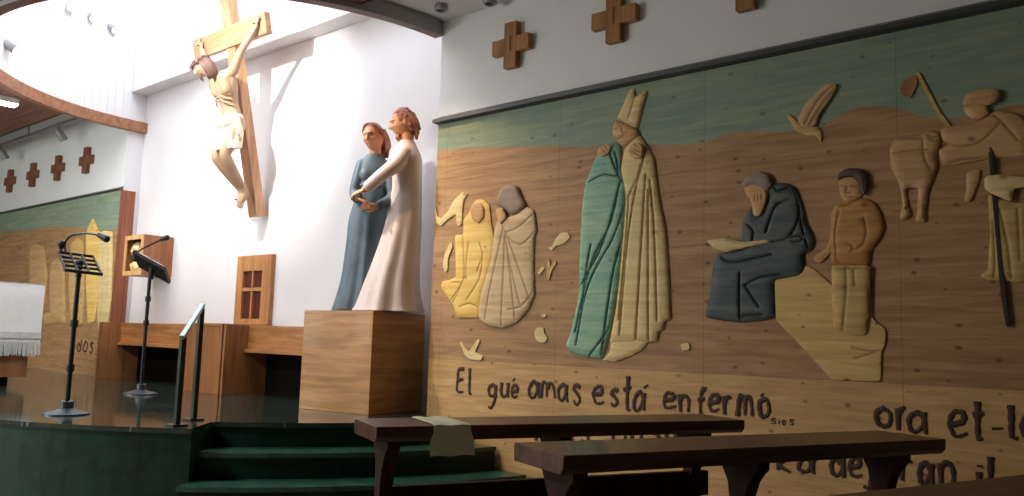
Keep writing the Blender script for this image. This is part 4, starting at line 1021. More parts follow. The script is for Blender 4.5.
# --- man in white
ma = empty('man_statue', S0, SR, 'painted statue of a man in a rosy white robe, reaching for her hand', 'statue')
bm = B()
HM = Tm(.135, -.05, 1.44, math.radians(-88), math.radians(12), 0)
head(bm, HM, .235)
limb(bm, [(.165, -.05, 1.37), (.17, -.05, 1.27)], [.052, .052])
limb(bm, [(.17, -.05, 1.15), (.175, -.05, .9), (.15, -.05, .5), (.10, -.05, .13)], [.07, .07, .10, .08])
limb(bm, [(.13, -.13, 1.18), (.02, -.20, 1.02), (-.125, -.17, .895)], [.04, .034, .026])
hand(bm, basis((-.13, -.17, .89), (-1, .28, -.42), (-.35, -.45, .8)), .145, .42, -1)
limb(bm, [(.14, .05, 1.18), (.06, .08, 1.04), (-.02, .05, .98)], [.04, .034, .026])
obj('body', fused(bm, .0032, 1), M['skin'], ma, local=True, scale=SK)
bm = B()
loft(bm, robe([(.085, -.06, .0, .255, .20, 1.0), (.09, -.06, .05, .235, .185, .9), (.10, -.06, .2, .200, .165, .75), (.135, -.058, .42, .165, .140, .55), (.165, -.055, .64, .138, .125, .35), (.178, -.052, .82, .122, .112, .18), (.182, -.05, .95, .112, .108, .08), (.178, -.05, 1.08, .115, .125, .04), (.172, -.05, 1.17, .115, .14, .02), (.170, -.05, 1.235, .090, .11, 0), (.170, -.05, 1.275, .070, .075, 0), (.168, -.05, 1.305, .058, .060, 0)], 7, ph=1.0))
limb(bm, [(.15, -.145, 1.185), (.09, -.185, 1.09), (.0, -.205, 1.005), (-.095, -.18, .92)], [.06, .058, .05, .045])
limb(bm, [(.15, .055, 1.185), (.07, .09, 1.06), (-.02, .06, .985)], [.06, .052, .043])
obj('robe', fused(bm, .006, 3), M['whitegown'], ma, local=True, scale=SK)['label'] = 'rosy white robe'
lk = []
for s in (-1, 1):
    for i in range(4):
        y = .02+.09*i
        y += .06; lk.append(([(s*.31, y-.08, .22), (s*.355, y, -.02), (s*.33, y+.07, -.18), (s*.28, y+.12, -.32)], [.035, .045, .045, .035]))
for i in range(6):
    x = -.25+.1*i
    lk.append(([(x, .38, .1), (x*1.05, .42, -.16), (x*.95, .37, -.36), (x*.85, .35, -.5)], [.05, .075, .075, .05]))
random.seed(11)
curls = []
for i in range(90):
    d = Vector((random.gauss(0, 1), random.gauss(0, 1), random.gauss(0, 1))).normalized()
    if (d.y < -.35 and d.z < .62) or d.z < -.55 or (d.y < .15 and d.z < .0): continue
    p = (d.x*.36, d.y*.425+.02, d.z*.495+.02); q = (p[0]+random.uniform(-.07, .07), p[1]+random.uniform(-.05, .05), p[2]-.09)
    curls.append(([p, q], [.045, .035]))
lk += curls
obj('hair', fused(hairdo(HM, .235, lk, -.22), .0045, 1), M['hair2'], ma, local=True, scale=SK)['label'] = 'copper-brown wavy hair'
bm = B()
for i in range(7):
    x = -.15+.05*i
    q = bmesh.new(); limb(q, [(x*.235, (-.30+.5*abs(x))*.235, -.36*.235), (x*.20, (-.30+.4*abs(x))*.235, -.45*.235), (x*.14, -.25*.235, -.52*.235)], [.007, .013, .008], 8); q.transform(HM); join(bm, q)
obj('beard', fused(bm, .004, 1), M['hair2'], ma, local=True, scale=SK)
eyes(HM, .235, ma)

# sanctuary benches along the recess wall and the pier block between them
def console(x0, x1, label, sides):
    b = empty('wall_console', ((x0+x1)/2, -.05, DZ), 0, label, 'console', 'wooden consoles along the white recess')
    bm = B(); box(bm, x0+.03, x1-.03, -.10, .15, DZ+.43, DZ+.65, 0, .004); obj('apron', bm, M['bench'], b)
    bm = B(); box(bm, x0+.03, x1-.03, -.135, .15, DZ+.395, DZ+.43, 0, .004); obj('shelf', bm, M['bench'], b)
    for xa in sides:
        bm = B(); box(bm, xa, xa+.03, -.34, .15, DZ, DZ+.65, 0, .003); obj('side_panel', bm, M['benchv'], b)
    bm = B(); box(bm, x0+.03, x1-.03, .12, .15, DZ+.0, DZ+.395); obj('void_shade_panel', bm, M['plinth'], b)  # near-black sheet, colour stands in for the shade under the shelf
console(-9.62, -7.66, 'wooden console against the white wall, behind the thin lectern and handrail', (-9.62, -7.69))
console(-6.99, -5.62, 'wooden console against the white wall, beside the plywood pedestal', (-6.99, -5.65))
pb = empty('wooden_cabinet', (-7.325, -.1, DZ), 0, 'plain brown wooden cabinet between the two consoles, below the grille door', 'cabinet')
bm = B(); box(bm, -7.64, -7.01, -.345, .15, DZ, DZ+.635, 0, .004); obj('body', bm, M['benchv'], pb)
bm = B(); box(bm, -7.645, -7.005, -.355, .15, DZ+.636, DZ+.66, 0, .004); obj('top', bm, M['bench'], pb)

# grille door on the wall
gd = empty('grille_door', (-7.34, .17, 1.30), 0, 'small wooden door with four dark red panes, on the white wall', 'cabinet door')
X0, X1, Z0, Z1 = -7.645, -7.03, 1.302, 2.005
bm = B()
px0, px1, pz0, pz1 = X0+.12, X1-.15, 1.36, 1.845
box(bm, X0, px0, .15, .198, Z0, Z1, 0, .004); box(bm, px1, X1, .15, .198, Z0, Z1, 0, .004)
box(bm, px0, px1, .15, .198, pz1, Z1, 0, .004); box(bm, px0, px1, .15, .198, Z0, pz0, 0, .004)
obj('frame', bm, M['door'], gd)
xm, zm = (px0+px1)/2, (pz0+pz1)/2+.055
bm = B(); box(bm, xm-.013, xm+.013, .152, .18, pz0, pz1, 0, .003); box(bm, px0, px1, .154, .18, zm-.018, zm+.018, 0, .003); obj('cross_bars', bm, M['door'], gd)
for a, b_ in ((px0, xm-.013), (xm+.013, px1)):
    for c, d in ((pz0, zm-.018), (zm+.018, pz1)):
        bm = B(); box(bm, a, b_, .178, .188, c, d); obj('pane', bm, M['pane'], gd)

# shrine box
sb = empty('wall_shrine', (-9.33, .02, 1.83), 0, 'open-fronted wooden box with a gilded icon, on the white wall behind the lectern', 'shrine')
bx0, bx1, bz0, bz1, by0 = -9.545, -9.10, 1.83, 2.29, -.162
bm = B(); t_ = .022
box(bm, bx0, bx0+t_, by0+.012, .199, bz0, bz1); box(bm, bx1-t_, bx1, by0+.012, .199, bz0, bz1); box(bm, bx0+t_, bx1-t_, by0+.012, .199, bz1-t_, bz1); box(bm, bx0+t_, bx1-t_, by0+.012, .199, bz0, bz0+t_); box(bm, bx0+t_, bx1-t_, .10, .13, bz0+t_, bz1-t_)
obj('case', bm, M['boxwood'], sb)
bm = B(); e_ = .05
box(bm, bx0, bx0+e_, by0, by0+.012, bz0, bz1); box(bm, bx1-e_, bx1, by0, by0+.012, bz0, bz1); box(bm, bx0+e_, bx1-e_, by0, by0+.012, bz1-e_, bz1); box(bm, bx0+e_, bx1-e_, by0, by0+.012, bz0, bz0+e_)
obj('front_frame', bm, M['boxedge'], sb)
bm = B(); ix, iy = -9.39, -.07; ball(bm, (ix, iy, 2.12), (.095, .06, .11)); ball(bm, (ix, iy-.03, 2.12), (.065, .045, .085)); limb(bm, [(ix, iy+.03, 2.02), (ix, iy+.03, 1.93)], [.06, .10]); ball(bm, (ix-.01, iy-.07, 2.11), (.012, .018, .02)); limb(bm, [(ix-.07, iy, 1.97), (ix-.02, iy-.05, 1.95)], [.03, .028])
obj('icon_figure', fused(bm, .005, 1), M['icon'], sb)['label'] = 'gilded head and shoulders'

# music stand near the altar, lectern near the wall
def microphone(base, path, tip, parent, name='microphone'):
    bm = B(); tube(bm, smooth_path(path, 6), .008, 8); o = obj(name, bm, M['black'], parent, 40)
    bm = B(); d = (Vector(tip)-Vector(path[-1])); limb(bm, [path[-1], tip], [.017, .026], 14); obj('foam_tip', bm, M['black'], o, 40)
def stand_base(root, x, y, ztop, collars):
    bm = B(); lathe(bm, [(.0, 0), (.145, 0), (.145, .008), (.10, .022), (.05, .034), (.042, .04), (.042, .085), (.034, .09), (.0, .09)], (x, y, DZ)); obj('base', bm, M['steel'], root, 40)
    bm = B(); tube(bm, [(x, y, DZ+.085), (x, y, ztop)], .016, 14); obj('pole', bm, M['black'], root, 40)
    for z in collars:
        bm = B(); lathe(bm, [(.0, -.025), (.024, -.025), (.026, 0), (.024, .025), (.0, .025)], (x, y, z), 16); obj('collar', bm, M['black'], root, 40)
RT = Vector((.767, .641, 0)); TO = Vector((.64, -.76, 0))      # along the desks, towards the pews
st = empty('music_stand', (-5.90, -2.115, DZ), 0, 'black open-frame music stand with two gooseneck microphones, beside the altar', 'music stand')
stand_base(st, -5.90, -2.115, 1.66, (.95, 1.25))
c = Vector((-5.90, -2.115, 1.665)); u = RT*.155+Vector((0, 0, -.055)); v = TO*.13+Vector((0, 0, -.0))
u = RT*.088+TO*.11-Vector((0, 0, .066)); w_ = RT*.066-TO*.11-Vector((0, 0, .004))
bm = B()
cs = [c-u*1.05-w_, c+u*1.05-w_, c+u*1.05+w_, c-u*1.05+w_]
tube(bm, cs, .010, 8, closed=True)
for k in (-.5, 0, .5): tube(bm, [c+u*k-w_, c+u*k+w_], .009, 8)
for k in (-.33, .33): tube(bm, [c-u*1.05+w_*k, c+u*1.05+w_*k], .009, 8)
obj('desk', bm, M['black'], st, 40)
bm = B(); tube(bm, [c+u*1.05-w_*1.05, c+u*1.05+w_*1.05], .012, 8); obj('lip', bm, M['black'], st, 40)
bm = B(); ball(bm, c, .028); tube(bm, [c, c-Vector((0, 0, .10))], .02, 12); obj('tilt_joint', bm, M['black'], st, 40)
q = c-u*1.0-w_*.6
Zv = Vector((0, 0, 1))
microphone(None, [tuple(q), tuple(q-RT*.01+Zv*.07), tuple(q+RT*.03+Zv*.125), tuple(q+RT*.12+Zv*.145), tuple(q+RT*.22+Zv*.135)], tuple(q+RT*.275+Zv*.11), st)
microphone(None, [tuple(q-RT*.01), tuple(q-RT*.03+Zv*.02), tuple(q-RT*.035+Zv*.04)], tuple(q-RT*.035+Zv*.065), st)
le = empty('lectern', (-7.385, -.89, DZ), 0, 'thin black lectern with a tilted book board, in front of the shrine box', 'lectern')
stand_base(le, -7.385, -.89, 1.76, (1.28, 1.5))
c = Vector((-7.38, -.88, 1.79)); u = RT*.15-Vector((0, 0, .075)); w_ = RT*.03+TO*.14+Vector((0, 0, .055)); nn = u.cross(w_).normalized()
bm = B()
t4 = [c-u-w_, c+u-w_, c+u+w_, c-u+w_]; faces_of(bm, [p+nn*.012 for p in t4]+[p-nn*.012 for p in t4], [(0, 1, 2, 3), (7, 6, 5, 4), (0, 4, 5, 1), (1, 5, 6, 2), (2, 6, 7, 3), (3, 7, 4, 0)]); bmesh.ops.recalc_face_normals(bm, faces=bm.faces)
obj('board', bm, M['black'], le)
bm = B(); tube(bm, [c-Vector((0, 0, .11)), c], .02, 12); obj('tilt_joint', bm, M['black'], le, 40)
if nn.z < 0: nn = -nn
bk = empty('book', tuple(c+nn*.02), 0, 'dark red open book lying on the thin lectern', 'book')
c2 = c+nn*.0125; bm = B(); t4 = [c2-u*.95-w_*.9, c2+u*.98-w_*.9, c2+u*.98+w_*.9, c2-u*.95+w_*.9]
faces_of(bm, [p for p in t4]+[p+nn*.008 for p in t4], [(3, 2, 1, 0), (4, 5, 6, 7), (0, 1, 5, 4), (1, 2, 6, 5), (2, 3, 7, 6), (3, 0, 4, 7)]); bmesh.ops.recalc_face_normals(bm, faces=bm.faces); obj('cover', bm, M['bookred'], bk)
bm = B()
for s in (-1, 1):
    rr = [[], []]
    for i in range(9):
        t = i/8; hh = .008+.010*math.sin(PI*min(1, .15+t*.85))**.7
        for j, e in enumerate((-.84, .84)): rr[j].append(c2+w_*e+u*(s*(.03+.86*t))+nn*hh)
    n = len(rr[0]); lo = [[p-nn*((p-c2).dot(nn)-.0085) for p in r] for r in rr]
    vs = [bm.verts.new(p) for p in rr[0]+rr[1]+lo[0]+lo[1]]
    for i in range(n-1):
        bm.faces.new((vs[i], vs[i+1], vs[n+i+1], vs[n+i])); bm.faces.new((vs[2*n+i], vs[3*n+i], vs[3*n+i+1], vs[2*n+i+1]))
        bm.faces.new((vs[i], vs[2*n+i], vs[2*n+i+1], vs[i+1])); bm.faces.new((vs[n+i], vs[n+i+1], vs[3*n+i+1], vs[3*n+i]))
    bm.faces.new((vs[0], vs[n], vs[3*n], vs[2*n])); bm.faces.new((vs[n-1], vs[3*n-1], vs[4*n-1], vs[2*n-1]))
bmesh.ops.recalc_face_normals(bm, faces=bm.faces)
obj('pages', bm, M['paper'], bk, 40)
q = c-u*1.02
microphone(None, [tuple(q), tuple(q+Vector((.0, .0, .05))), tuple(q+RT*.06+Vector((0, 0, .10))), tuple(q+RT*.22+Vector((0, 0, .185)))], tuple(q+RT*.27+Vector((0, 0, .205))), le)
bm = B(); limb(bm, [tuple(q-RT*.005), tuple(q-RT*.012+Vector((0, 0, .06)))], [.028, .024], 12); obj('lamp_clip', bm, M['black'], le, 40)

# altar with its cloth
al = empty('altar', (-9.4, -2.0, DZ), 0, 'wooden altar at the left edge, under a fringed white cloth', 'altar')
bm = B(); box(bm, -10.1, -8.715, -3.0, -1.30, DZ+.93, DZ+.985, 0, .004); obj('table_top', bm, M['altar'], al)
bm = B(); box(bm, -10.0, -8.76, -2.9, -1.36, DZ+.09, DZ+.93, 0, .004); obj('body', bm, M['altar'], al)
bm = B(); box(bm, -9.95, -8.82, -2.85, -1.50, DZ, DZ+.09); obj('plinth', bm, M['plinth'], al)
bm = B()
def hang(x, y0, y1, z0, z1, nx=48):
    V = []
    for j, z in enumerate((z1, z1-.03, z1-.2, z0+.1, z0)):
        V.append([bm.verts.new((x+.004*math.sin(i*1.7)*(j/4)+.006*(j > 0), y0+(y1-y0)*i/nx, z)) for i in range(nx+1)])
    for a, b_ in zip(V, V[1:]):
        for i in range(nx): bm.faces.new((a[i], a[i+1], b_[i+1], b_[i]))
hang(-8.71, -3.0, -1.285, DZ+.42, DZ+.992)
faces_of(bm, [(-8.71, -3.0, DZ+.992), (-8.71, -1.285, DZ+.992), (-10.1, -1.285, DZ+.992), (-10.1, -3.0, DZ+.992)], [(0, 1, 2, 3)])
bmesh.ops.remove_doubles(bm, verts=bm.verts, dist=1e-4)
bmesh.ops.solidify(bm, geom=bm.faces, thickness=-.005)
cl = empty('altar_cloth', (-9.3, -2.0, DZ+.99), 0, 'white linen cloth with a lace band and fringe, hanging over the altar', 'cloth')
obj('linen', bm, M['linen'], cl, 50)
bm = B(); box(bm, -8.696, -8.692, -3.0, -1.285, DZ+.46, DZ+.52); obj('lace_band', bm, M['lace'], cl)
bm = B(); random.seed(3)
for i in range(150):
    y = -2.99+1.70*i/149; tube(bm, [(-8.695, y, DZ+.43), (-8.692+random.uniform(-.004, .006), y+random.uniform(-.006, .006), DZ+.30+random.uniform(-.015, .01))], [.0055, .004], 5)
o = obj('fringe', bm, M['lace'], cl); o['kind'] = 'stuff'

# handrail at the stairs
hr = empty('handrail', (-4.98, -1.75, DZ), 0, 'dark green metal handrail with two posts at the top of the steps', 'handrail')
A0, A1 = Vector((-5.125, -1.625, 0)), Vector((-4.865, -1.88, 0))
def bar(a, b_, w, h, mat, name):
    d = (b_-a); l = d.length; bm = B(); box(bm, -w/2, w/2, -h/2, h/2, 0, l, 0, .004)
    q = d.to_track_quat('Z', 'Y').to_matrix().to_4x4(); bm.transform(Matrix.Translation(a) @ q); return obj(name, bm, mat, hr)
bar(A0+Vector((0, 0, DZ)), A0+Vector((0, 0, 1.375)), .032, .032, M['greensteel'], 'post')
bar(A1+Vector((0, 0, DZ)), A1+Vector((0, 0, 1.185)), .032, .032, M['greensteel'], 'post')
bar(A0+(A0-A1)*.06+Vector((0, 0, 1.40)), A1+(A1-A0)*.08+Vector((0, 0, 1.18)), .03, .028, M['railtop'], 'rail')
for p in (A0, A1):
    bm = B(); box(bm, p.x-.05, p.x+.05, p.y-.05, p.y+.05, DZ, DZ+.012, 0, .003); obj('foot_plate', bm, M['greensteel'], hr)

# ================================================================== crucifix
TL = .225
cr = empty('crucifix', (-7.27, .11, 2.39), 0, 'large wooden crucifix with a painted body, leaning out from the white wall', 'crucifix')
CM = Matrix.Translation((-7.27, .11, 2.39)) @ Matrix.Rotation(TL, 4, 'X')
def cobj(name, bm, m, parent, dx=0, **k):
    if dx: bm.transform(Matrix.Translation((dx, 0, 0)))
    bm.transform(CM); return obj(name, bm, m, parent, **k)
BZ = 1.80
bm = B(); box(bm, -.075, .075, -.05, .05, 0, 2.55, 0, .004); cobj('upright', bm, M['crosswood'], cr)
bm = B(); box(bm, -.65, .66, -.068, -.005, BZ-.10, BZ+.10, 0, .004); cobj('crossbeam', bm, wood('crossbeam_wood', (164, 116, 82), (194, 148, 112), 'X', .45), cr)
bm = B(); tube(bm, [(0, .05, .06), (0, .085, .06)], .015, 8); cobj('wall_bracket', bm, M['iron'], cr)
HC = Matrix.Translation((-.075, -.36, 1.50)) @ Matrix.Rotation(math.radians(-30), 4, 'Z') @ Matrix.Rotation(math.radians(30), 4, 'X') @ Matrix.Rotation(math.radians(-14), 4, 'Y')
bm = B()
head(bm, HC, .205)
limb(bm, [(-.06, -.31, 1.45), (-.01, -.23, 1.40)], [.042, .052])
for s in (-1, 1):
    limb(bm, [(s*.06, -.21, 1.39), (s*.15, -.19, 1.42), (s*.20, -.18, 1.46), (s*.29, -.165, 1.57), (s*.355, -.145, 1.64), (s*.42, -.12, 1.70), (s*.485, -.098, 1.77)], [.052, .052, .047, .038, .032, .031, .020])
    hand(bm, basis((s*.485, -.098, 1.765), (s*.4, -.05, .92), (s*.1, -1, -.05)), .145, .42, s)
    limb(bm, [(s*.075, -.235, 1.36), (s*.085, -.235, 1.26)], [.075, .06])
    limb(bm, [(s*.075, -.17, .92), (s*.085, -.25, .78), (s*.075, -.335, .64), (s*.065, -.315, .56), (s*.05, -.25, .44), (s*.035, -.17, .30)], [.088, .078, .056, .055, .046, .03])
    limb(bm, [(s*.035, -.165, .30), (s*.03, -.15, .24), (s*.02, -.19, .17), (s*.012, -.20, .12)], [.034, .036, .03, .02])
    for i in range(5):
        x = s*(.004+.011*i); limb(bm, [(x, -.195, .14), (x*1.15, -.205, .10+.006*i)], [.009, .007], 8)
loft(bm, robe([(0, -.165, .86, .12, .09, 0), (0, -.17, .95, .135, .095, 0), (0, -.165, 1.05, .112, .078, 0), (0, -.175, 1.14, .108, .078, 0), (0, -.19, 1.25, .14, .098, 0), (0, -.195, 1.34, .155, .10, 0), (0, -.19, 1.41, .13, .075, 0), (0, -.20, 1.45, .06, .05, 0)], 4))
for i in range(3):
    for s in (-1, 1): tube(bm, smooth_path([(s*.02, -.272, 1.235-.035*i), (s*.08, -.268, 1.215-.04*i), (s*.125, -.22, 1.20-.04*i)], 4), .008, 8)
body = cobj('body', fused(bm, .0032, 1), M['corpus'], cr, dx=.045)
bm = B()
loft(bm, robe([(-.0, -.265, .68, .175, .115, 1), (-.0, -.25, .74, .175, .115, 1), (0, -.215, .84, .165, .115, .9), (0, -.185, .94, .15, .11, .7), (0, -.175, 1.0, .135, .10, .5), (0, -.172, 1.02, .115, .085, .4)], 9, amp=.045))
for k in range(4): tube(bm, smooth_path([(-.13, -.22, 1.0-.012*k), (-.03, -.285-.01*k, .965-.02*k), (.1, -.26-.01*k, .985-.02*k), (.15, -.18, 1.0-.02*k)], 5), .014, 8)
for k in range(4): limb(bm, [(.145+.01*k, -.20-.015*k, .98), (.175+.008*k, -.20-.015*k, .87), (.18+.008*k, -.21-.015*k, .75+.02*k)], [.018, .024, .013], 10)
cobj('loincloth', fused(bm, .005, 1), M['cloth'], cr, dx=.045)['label'] = 'pale knotted loincloth'
lk = []
for s in (-1, 1):
    for i in range(5):
        y = -.02+.09*i
        lk.append(([(s*.33, y-.06, .2), (s*.40, y, -.1), (s*.37, y-.02, -.42), (s*.29, y-.08, -.72)], [.05, .07, .07, .03]))
for i in range(6):
    x = -.25+.1*i
    lk.append(([(x, .40, .1), (x*1.1, .44, -.25), (x*1.05, .36, -.6)], [.05, .085, .05]))
for i in range(7):
    x = -.18+.06*i
    lk.append(([(x, -.36+.18*abs(x), -.30), (x*.8, -.42+.2*abs(x), -.46), (x*.5, -.40, -.60)], [.03, .05, .02]))
cobj('hair', fused(hairdo(HC, .205, lk, -.2), .0045, 1), M['corpushair'], cr, dx=.045)['label'] = 'dark brown hair and beard'
bm = B(); random.seed(5)
for k in range(4):
    P = []
    for i in range(28):
        a = 2*PI*i/28; P.append(Vector((.40*math.cos(a), .46*math.sin(a)+.02, .24+.045*math.sin(a*5+k*1.6)+.03*(k-1.5)*.6))*.205)
    q = bmesh.new(); tube(q, P, .0075, 7, closed=True)
    for i in range(0, 28, 2):
        d = Vector((P[i].x, P[i].y, random.uniform(-.04, .05))).normalized()
        tube(q, [P[i], P[i]+d*.032], [.005, .001], 6)
    q.transform(HC); join(bm, q)
cobj('crown_of_thorns', bm, M['thorns'], cr, dx=.045, smooth=40)['label'] = 'braided crown of thorns'
for p, d in (((.55, -.122, 1.81), (0, 1, 0)), ((-.46, -.122, 1.81), (0, 1, 0)), ((0, -.225, .19), (0, 1, 0))):
    bm = B(); p = Vector(p); tube(bm, [p, p+Vector((0, .13, 0))], [.008, .005], 8); ball(bm, tuple(p), (.009, .005, .009)); cobj('nail', bm, M['iron'], cr, smooth=40)

# ================================================================== pews
def pew_proto(name, L, sup):
    """frame: origin under the near right end of the ledge, x towards the pews behind, y along the pew (0 right end .. -L left end)"""
    p = empty(name, (0, 0, 0))
    bm = B(); prism(bm, [(-.31, .90), (0, .90), (0, .86), (-.02, .842), (-.31, .842)], 'Y', -L, 0, 0, .006); obj('ledge', bm, M['pew'], p, local=True)
    for y in sup:
        bm = B()
        prism(bm, [(-.23, .842), (-.03, .842), (-.032, .815), (-.05, .80), (-.075, .77), (-.095, .72), (-.105, .66), (-.105, .06), (-.06, .04), (-.06, 0), (-.21, 0), (-.21, .04), (-.17, .06), (-.17, .68), (-.18, .76)], 'Y', y-.026, y+.026, 0, .004); obj('support', bm, M['pewdark'], p, local=True)
    bm = B(); box(bm, -.165, -.13, -L+.10, -.10, .55, .66, 0, .004); obj('back_rail', bm, M['pewdark'], p, local=True)
    bm = B(); box(bm, -.62, -.19, -L+.05, -.05, .40, .44, 0, .008); obj('seat', bm, M['pew'], p, local=True)
    for y in (sup[0], sup[-1]):
        bm = B(); prism(bm, [(-.58, 0), (-.52, 0), (-.50, .40), (-.60, .40)], 'Y', y-.03, y+.03, 0, .004); obj('front_leg', bm, M['pewdark'], p, local=True)
    return p
pw = pew_proto('pew', 1.72, (-.19, -.91, -1.64))
pews = [((-1.605, -.918, 0), 24.5, 'dark wooden pew with a pale green paper draped over its ledge'),
        ((-.773, -.948, 0), 22.7, 'dark wooden pew in the second row, reaching under the lettering'),
        ((.157, -1.12, 0), 19.1, 'dark wooden pew nearest the camera, only its ledge end at the lower right')]
for i, (loc, ang, lab) in enumerate(pews):
    o = pw if i == 0 else copy_tree(pw)
    o.location = loc; o.rotation_euler = (0, 0, -math.radians(ang)); tag(o, lab, 'pew', 'dark pews in front of the mural')
# paper draped over the first pew's ledge
PM = Matrix.Translation(pews[0][0]) @ Matrix.Rotation(-math.radians(pews[0][1]), 4, 'Z')
bm = B()
prof = [(-.30, .9045), (-.2, .905), (-.1, .906), (-.02, .907), (.006, .902), (.012, .88), (.014, .84), (.02, .79)]
rows = []
for k in range(9):
    y = -1.50+.15*k/8
    rows.append([bm.verts.new((x, y+(.03 if z < .85 else 0)*(k/8-.5)-.05*x, z+.002*math.sin(k*1.3))) for x, z in prof])
for a, b_ in zip(rows, rows[1:]):
    for i in range(len(prof)-1): bm.faces.new((a[i], a[i+1], b_[i+1], b_[i]))
bmesh.ops.recalc_face_normals(bm, faces=bm.faces)
bmesh.ops.solidify(bm, geom=bm.faces, thickness=.002)
bm.transform(PM)
tag(obj('paper_sheet', bm, M['greenpaper'], smooth=60, loc=tuple(PM @ Vector((-.15, -1.48, .905)))), 'pale green paper sheet draped over the pew ledge', 'paper')

# ================================================================== lamps
ft = empty('ceiling_light', (-9.95, -1.6, 3.66), 0, 'lit fluorescent ceiling light on the dark plank ceiling at the left edge', 'ceiling light')
d = Vector((-.06, -1, 0)).normalized()
def lightbox(root, c, d, L, w, z):
    s = Vector((-d.y, d.x, 0))
    for nm, ww, z0, z1, m_ in (('housing', w, z-.02, z+.038, 'lampwhite'), ('diffuser', w*.8, z-.032, z-.0205, 'tubelight')):
        bm = B(); Q = [c+d*L/2*a+s*ww/2*b_ for a, b_ in ((-1, -1), (1, -1), (1, 1), (-1, 1))]; prism(bm, [(q.x, q.y) for q in Q], 'Z', z0, z1, 0, .004); obj(nm, bm, M[m_], root)
lightbox(ft, Vector((-9.98, -2.05, 0)), d, 1.5, .2, 3.66)
# spotlights inside the drum
def spotlight(p, aim, label, r=.05, L=.22, mount=None):
    p, aim = Vector(p), Vector(aim).normalized()
    o = empty('spotlight', tuple(p), 0, label, 'spotlight', 'spotlights of the sanctuary')
    bm = B(); tube(bm, [p-aim*L*.6, p-aim*L*.5, p+aim*L*.4], [r*.6, r*.85, r], 18); obj('housing', bm, M['lampbody'], o, 40)
    bm = B(); tube(bm, [p+aim*L*.4, p+aim*L*.405], [r*.85, r*.85], 18); obj('lens', bm, M['bulb'], o, 40)
    bm = B(); tube(bm, [p-aim*L*.1, Vector(mount)], .012, 8); ball(bm, mount, .035); obj('bracket', bm, M['lampbody'], o, 40)
    return o
spotlight((-9.86, -.86, 4.93), (.85, -.3, -.5), 'long grey spotlight at the top edge, on the white drum wall', .05, .34, (-9.965, -.87, 5.08))
spotlight((-9.95, -.60, 4.90), (.8, .1, -.5), 'white spotlight on the drum wall, nearest the long grey one', .045, .16, (-10.02, -.62, 5.0))
spotlight((-10.0, -.33, 4.86), (.8, .3, -.5), 'white spotlight on the drum wall, nearest the ledge above the recess', .045, .16, (-10.06, -.34, 4.96))
spotlight((-9.28, -1.62, 4.08), (.6, .6, -.5), 'white spotlight on the drum wall at the left edge, above the rim', .05, .18, (-9.37, -1.68, 4.22))
# track with two lamp heads under the raised ceiling strip
tk = empty('track_light', (-12.2, -.32, 3.9), 0, 'grey track light with two lamp heads above the far wall crosses', 'track light')
bm = B(); box(bm, -15.3, -10.4, -.335, -.305, 3.83, 3.87); obj('track', bm, M['lampbody'], tk)
for x in (-13.43, -11.36):
    bm = B(); tube(bm, [(x, -.32, 3.83), (x, -.32, 3.77)], .015, 8); tube(bm, [(x, -.36, 3.80), (x, -.30, 3.74), (x, -.24, 3.66)], [.03, .05, .055], 14); obj('lamp_head', bm, M['lampbody'], tk, 40)
for x in (-14.5, -12.4, -10.8):
    bm = B(); tube(bm, [(x, -.32, 3.87), (x, -.32, 4.029)], .01, 8); obj('hanger', bm, M['lampbody'], tk)
for x, y, l in ((-4.37, -.25, 'small grey ceiling lamp at the top edge, beside the rim end'), (-3.98, .0-.12, 'small grey ceiling lamp at the top edge, above the first near wall cross')):
    o = empty('ceiling_lamp', (x, y, 3.74), 0, l, 'ceiling lamp', 'grey ceiling lamps')
    bm = B(); lathe(bm, [(0, .03), (.05, .03), (.055, .0), (.05, -.015), (.04, -.015), (.035, .008), (0, .008)], (x, y, 3.7495)); obj('housing', bm, M['lampbody'], o, 40)

def area(name, loc, rot, size, e, col=(1, 1, 1)):
    l = bpy.data.lights.new(name, 'AREA'); l.shape = 'RECTANGLE'; l.size, l.size_y = size; l.energy = e; l.color = col
    o = bpy.data.objects.new(name, l); COL.objects.link(o); o.location = loc; o.rotation_euler = rot; return o
def spot(name, loc, at, e, ang, col, blend=.5, r=.03):
    l = bpy.data.lights.new(name, 'SPOT'); l.energy = e; l.spot_size = math.radians(ang); l.spot_blend = blend; l.color = col; l.shadow_soft_size = r
    o = bpy.data.objects.new(name, l); COL.objects.link(o); o.location = loc
    o.rotation_euler = (Vector(at)-Vector(loc)).to_track_quat('-Z', 'Y').to_euler(); return o
# lamps: the spotlights, and further down unseen ceiling boxes added to fill the nave
for x, y, at, e, ang, col, l in ((-6.6, -2.2, (-7.2, -.1, 3.6), 480, 72, (1, .95, .88), 'spotlight inside the near rim, aimed at the crucifix'),
                                 (-6.2, -2.12, (-5.15, -.2, 2.2), 380, 38, (1, .95, .89), 'spotlight inside the near rim, aimed at the statues')):
    p = Vector((x, y, 4.28)); d = (Vector(at)-p).normalized()
    spotlight(p, d, l, .05, .2, (x, y-.14, 4.40))
    spot('spot_lamp', tuple(p+d*.1), at, e, ang, col, 1.0)
spot('shrine_lamp', (-9.2, -1.0, 4.3), (-9.3, .0, 2.0), 60, 36, (1, .90, .76), .6)
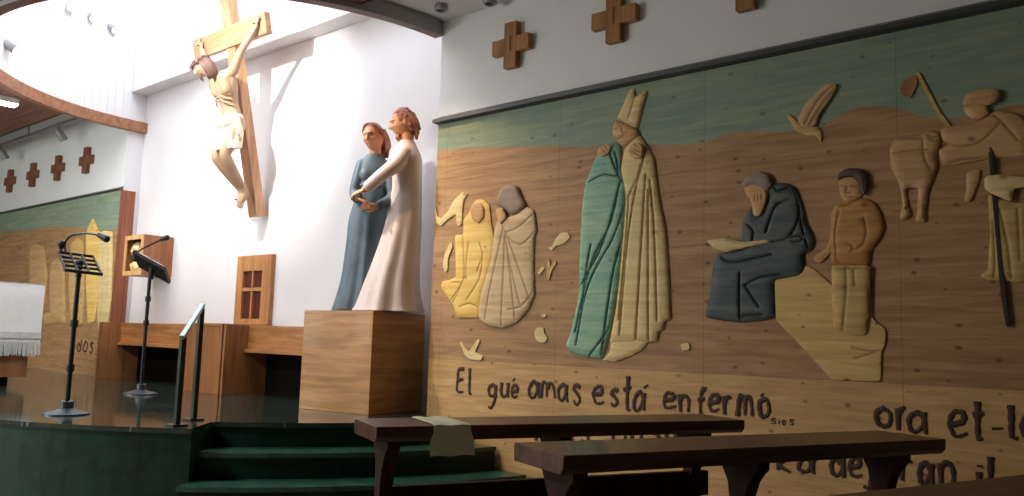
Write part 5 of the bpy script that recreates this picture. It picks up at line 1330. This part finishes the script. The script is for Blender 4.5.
# made-up windows in the unseen back wall, added as fill light
for i, (x0, x1) in enumerate(((-12.6, -10.6), (-9.8, -7.6))):
    bm = B(); box(bm, x0, x1, YB+.004, YB+.05, 1.0, 3.2)
    bm2 = B()
    for a, b_, c_, d_ in ((x0-.06, x1+.06, .94, 1.0), (x0-.06, x1+.06, 3.2, 3.26), (x0-.06, x0, 1.0, 3.2), (x1, x1+.06, 1.0, 3.2), ((x0+x1)/2-.03, (x0+x1)/2+.03, 1.0, 3.2)): box(bm2, a, b_, YB+.001, YB+.08, c_, d_)
    structure(f'window_{i+2}', bm2, M['lampwhite'])
    structure(f'window_{i+2}_pane', bm, M['fillpane'])
spot('mural_lamp', (-4.95, -1.05, 3.6), (-4.2, 0, 1.9), 85, 64, (1, .70, .40), .9)
area('fluorescent_lamp', (-9.98, -2.05, 3.62), (0, 0, 0), (.2, 1.5), 25, (1, .98, .95))
nl = [(-5.9, -4.4, 130), (-9.0, -4.6, 55)]  # unseen light boxes added to brighten the nave
for i, (x, y, e) in enumerate(nl):
    o = empty('added_nave_fill', (x, y, 3.66), 0, 'unseen ceiling light box added as fill for the nave', 'ceiling light', 'added nave fill lights')
    lightbox(o, Vector((x, y, 0)), Vector((1, 0, 0)), 1.2, .25, 3.66)
    area('nave_fill_lamp', (x, y, 3.61), (0, 0, 0), (1.2, .25), e, (1, .98, .94))

w = bpy.data.worlds.new('World'); SC.world = w; w.use_nodes = True
w.node_tree.nodes['Background'].inputs[0].default_value = (.9, .95, 1, 1); w.node_tree.nodes['Background'].inputs[1].default_value = .3

# ================================================================== camera
cd = bpy.data.cameras.new('Camera'); cam = bpy.data.objects.new('Camera', cd); COL.objects.link(cam)
F_ = Vector((-.6403, .7600, .1114)).normalized(); I_ = Vector((.7666, .6414, .0303)); I_ = (I_-F_*I_.dot(F_)).normalized(); U_ = I_.cross(F_)
cam.matrix_world = Matrix(((I_.x, U_.x, -F_.x, 0), (I_.y, U_.y, -F_.y, -4.5), (I_.z, U_.z, -F_.z, 1.23), (0, 0, 0, 1)))
cd.sensor_fit = 'HORIZONTAL'; cd.sensor_width = 36; cd.lens = 818*36/1024; cd.clip_start = .05
SC.camera = cam
SC.view_settings.view_transform = 'Standard'; SC.view_settings.look = 'None'; SC.view_settings.gamma = 1; SC.view_settings.exposure = .12
SC.view_settings.use_curve_mapping = False
